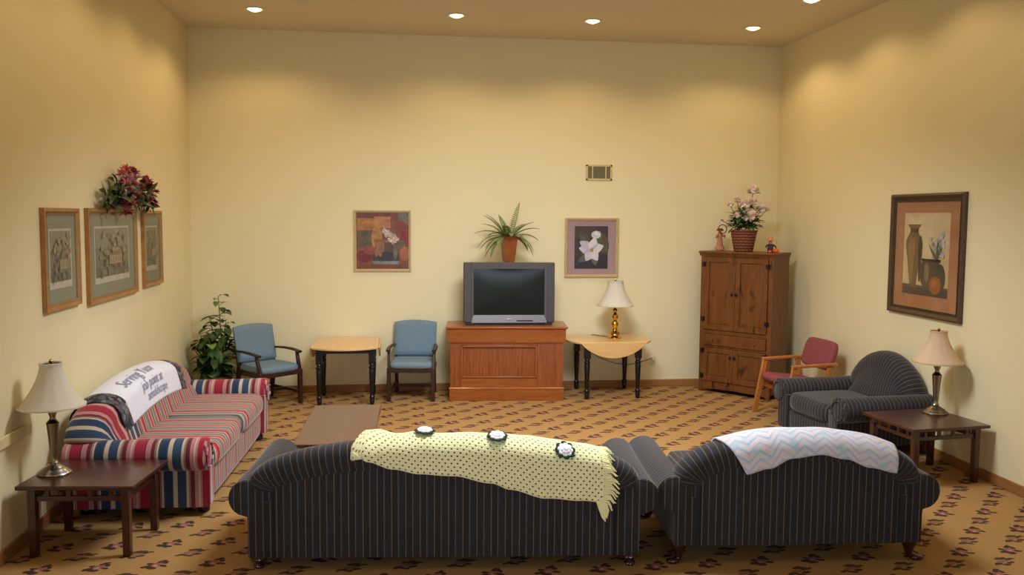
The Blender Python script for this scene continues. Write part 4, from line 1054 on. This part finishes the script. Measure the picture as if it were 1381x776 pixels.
# (azimuth in plan, start elevation, length, droop)
for az,e,L,dr in ((178,38,.50,1.1),(170,18,.46,1.5),(190,58,.48,.75),(160,50,.44,.9),(200,22,.46,2.0),(185,-5,.44,1.5),(205,5,.40,2.2),(222,42,.36,1.2),(196,30,.50,1.7),
                  (5,32,.44,1.3),(-8,14,.44,2.1),(12,52,.42,.8),(-2,44,.46,1.0),(-20,22,.42,1.9),(20,8,.36,1.6),(40,72,.50,.25),(130,70,.34,.6),(270,50,.30,1.7),(250,60,.32,1.2),(300,42,.32,1.6),(235,30,.34,1.8),(320,25,.34,1.8),(140,40,.34,1.3),(30,58,.36,1.1),(175,66,.40,1.0)):
    frond(g,rad(az-8),rad(e),L*R.uniform(.82,.90)*(1.08 if e>65 else 1),dr)
g.build('fronds',M_FERN,t,angle=180)

# tall leafy plant in the corner
t=thing('potted_plant','tall leafy green plant in the left corner behind the striped sofa','potted plant',(.35,-.40,0))
G().lathe([(.12,0),(.13,.01),(.165,.26),(.175,.27),(.175,.30),(.160,.30),(.155,.26),(.0,.255)],28).build('pot',M_WICK,t)
R=random.Random(21); gs=G(); gl=[G(),G()]
def big_leaf(g,b,az,el_,L,wd):
    d=Vector((cos(az)*cos(el_),sin(az)*cos(el_),sin(el_))); leaf(g,b,d,(0,0,1),L,wd,.35,7,.12)
for k in range(17):
    a=2*pi*k/17+R.uniform(-.2,.2); rr=R.uniform(.02,.10); hh=R.uniform(.45,.80) if k>2 else (1.22,1.0,.95)[k]
    lean=R.uniform(.08,.22) if k>2 else .03; top=Vector((cos(a)*(rr+lean),sin(a)*(rr+lean),hh))
    if k==0: top=Vector((.035,-.02,1.24))
    if k==1: top=Vector((-.06,-.05,.98))
    if k==2: top=Vector((.12,-.04,.95))
    b=Vector((cos(a)*rr*.6,sin(a)*rr*.6,.24)); m=(b+top)/2+Vector((cos(a)*.02,sin(a)*.02,.05)); pts=[b,m,top]; gs.tube([b,b.lerp(m,.5),m,m.lerp(top,.5),top],[.009,.008,.008,.006,.004],6)
    nl=int((hh-.2)/.040)
    for i in range(nl):
        f=(i+1)/nl; p=b.lerp(m,f*2) if f<.5 else m.lerp(top,f*2-1)
        az=R.uniform(0,2*pi); s=R.uniform(.75,1.15)*(1.0 if f<.85 else .8)
        ln=R.uniform(.15,.215)*s
        q=Vector((p.x+cos(az)*ln,p.y+sin(az)*ln,0))
        if q.x<-.30 or q.y>.34 or q.x>.23: az+=pi
        tip=p+Vector((cos(az)*.05,sin(az)*.05,.02)); gs.tube([p,tip],[.004,.003],4)
        big_leaf(gl[0 if R.random()<.82 else 1],tip,az,R.uniform(-.6,.4),ln,ln*.62)
gs.build('stems',M_STEM,t); gl[0].build('foliage',M_LEAF,t,angle=180); gl[1].build('young_leaves',M_LEAF2,t,angle=180)

# ------------------------------------------------------------------ vent and outlets
t=thing('air_vent','louvred air vent high on the back wall above the magnolia picture','air vent',(5.015,0,2.765))
g=G(); fw=.026
for x,z,a,b in ((0,.088,.34,fw),(0,-.088,.34,fw),(-.157,0,fw,.20),(.157,0,fw,.20),(-.085,0,.016,.16),(.088,0,.016,.16)): g.box((x,-.006,z),(a,.012,b))
g.build('frame',M_VENT,t,bevel=.003)
G().box((0,-.001,0),(.30,.002,.16)).build('backing',M_VENTD,t)
g=G()
for k in range(9): g.bar((-.075,-.006,-.066+.0165*k),(.078,-.006,-.066+.0165*k),.003,.013)
for x0 in (-.143,.098):
    for k in range(4): g.bar((x0+.004+.0125*k,-.006,-.072),(x0+.004+.0125*k,-.006,.072),.011,.003)
g.build('louvers',M_VENTD,t)
def outlet(label,loc,plug=False):
    t=thing('wall_outlet',label,'outlet',loc,0,'ivory wall outlets low on the back wall')
    G().box((0,-.003,0),(.075,.006,.12)).build('cover_plate',M_PLATE,t,bevel=.003)
    g=G()
    for z in (.028,-.028):
        for x in (-.009,.009): g.box((x,-.0065,z),(.004,.002,.012))
    g.build('slots',M_SLOT,t)
    if plug:
        p=G(); p.puff((0,-.022,.028),(.036,.036,.036),4,6); p.build('plug',M_PLATE,t)
outlet('ivory wall outlet right of the round drop-leaf table, cord plugged in',(5.767,0,.33),True)
outlet('ivory wall outlet behind the leg of the left drop-leaf table',(1.433,0,.365))

# ------------------------------------------------------------------ camera, world, view
def cam():
    f,yaw,pitch,roll=1187.45,.1296,.0805,.0072
    cy,sy,cp,sp=cos(yaw),sin(yaw),cos(pitch),sin(pitch)
    fw=Vector((sy*cp,cy*cp,-sp)); r=Vector((cy,-sy,0)); u=r.cross(fw)
    r,u=r*cos(roll)+u*sin(roll),-r*sin(roll)+u*cos(roll)
    c=bpy.data.cameras.new('camera'); c.sensor_width=36; c.sensor_fit='HORIZONTAL'; c.lens=f/1381*36; c.clip_start=.05
    o=bpy.data.objects.new('camera',c); COL.objects.link(o)
    o.matrix_world=Matrix.Translation((2.47018,-11.04674,2.2))@Matrix((r,u,-fw)).transposed().to_4x4(); SC.camera=o
cam()
wd=bpy.data.worlds.new('world'); SC.world=wd; wd.use_nodes=True
wd.node_tree.nodes['Background'].inputs[0].default_value=(.9,.85,.75,1); wd.node_tree.nodes['Background'].inputs[1].default_value=.15
vs=SC.view_settings; vs.view_transform='Standard'; vs.look='None'; vs.gamma=1; vs.exposure=.1; vs.use_curve_mapping=False
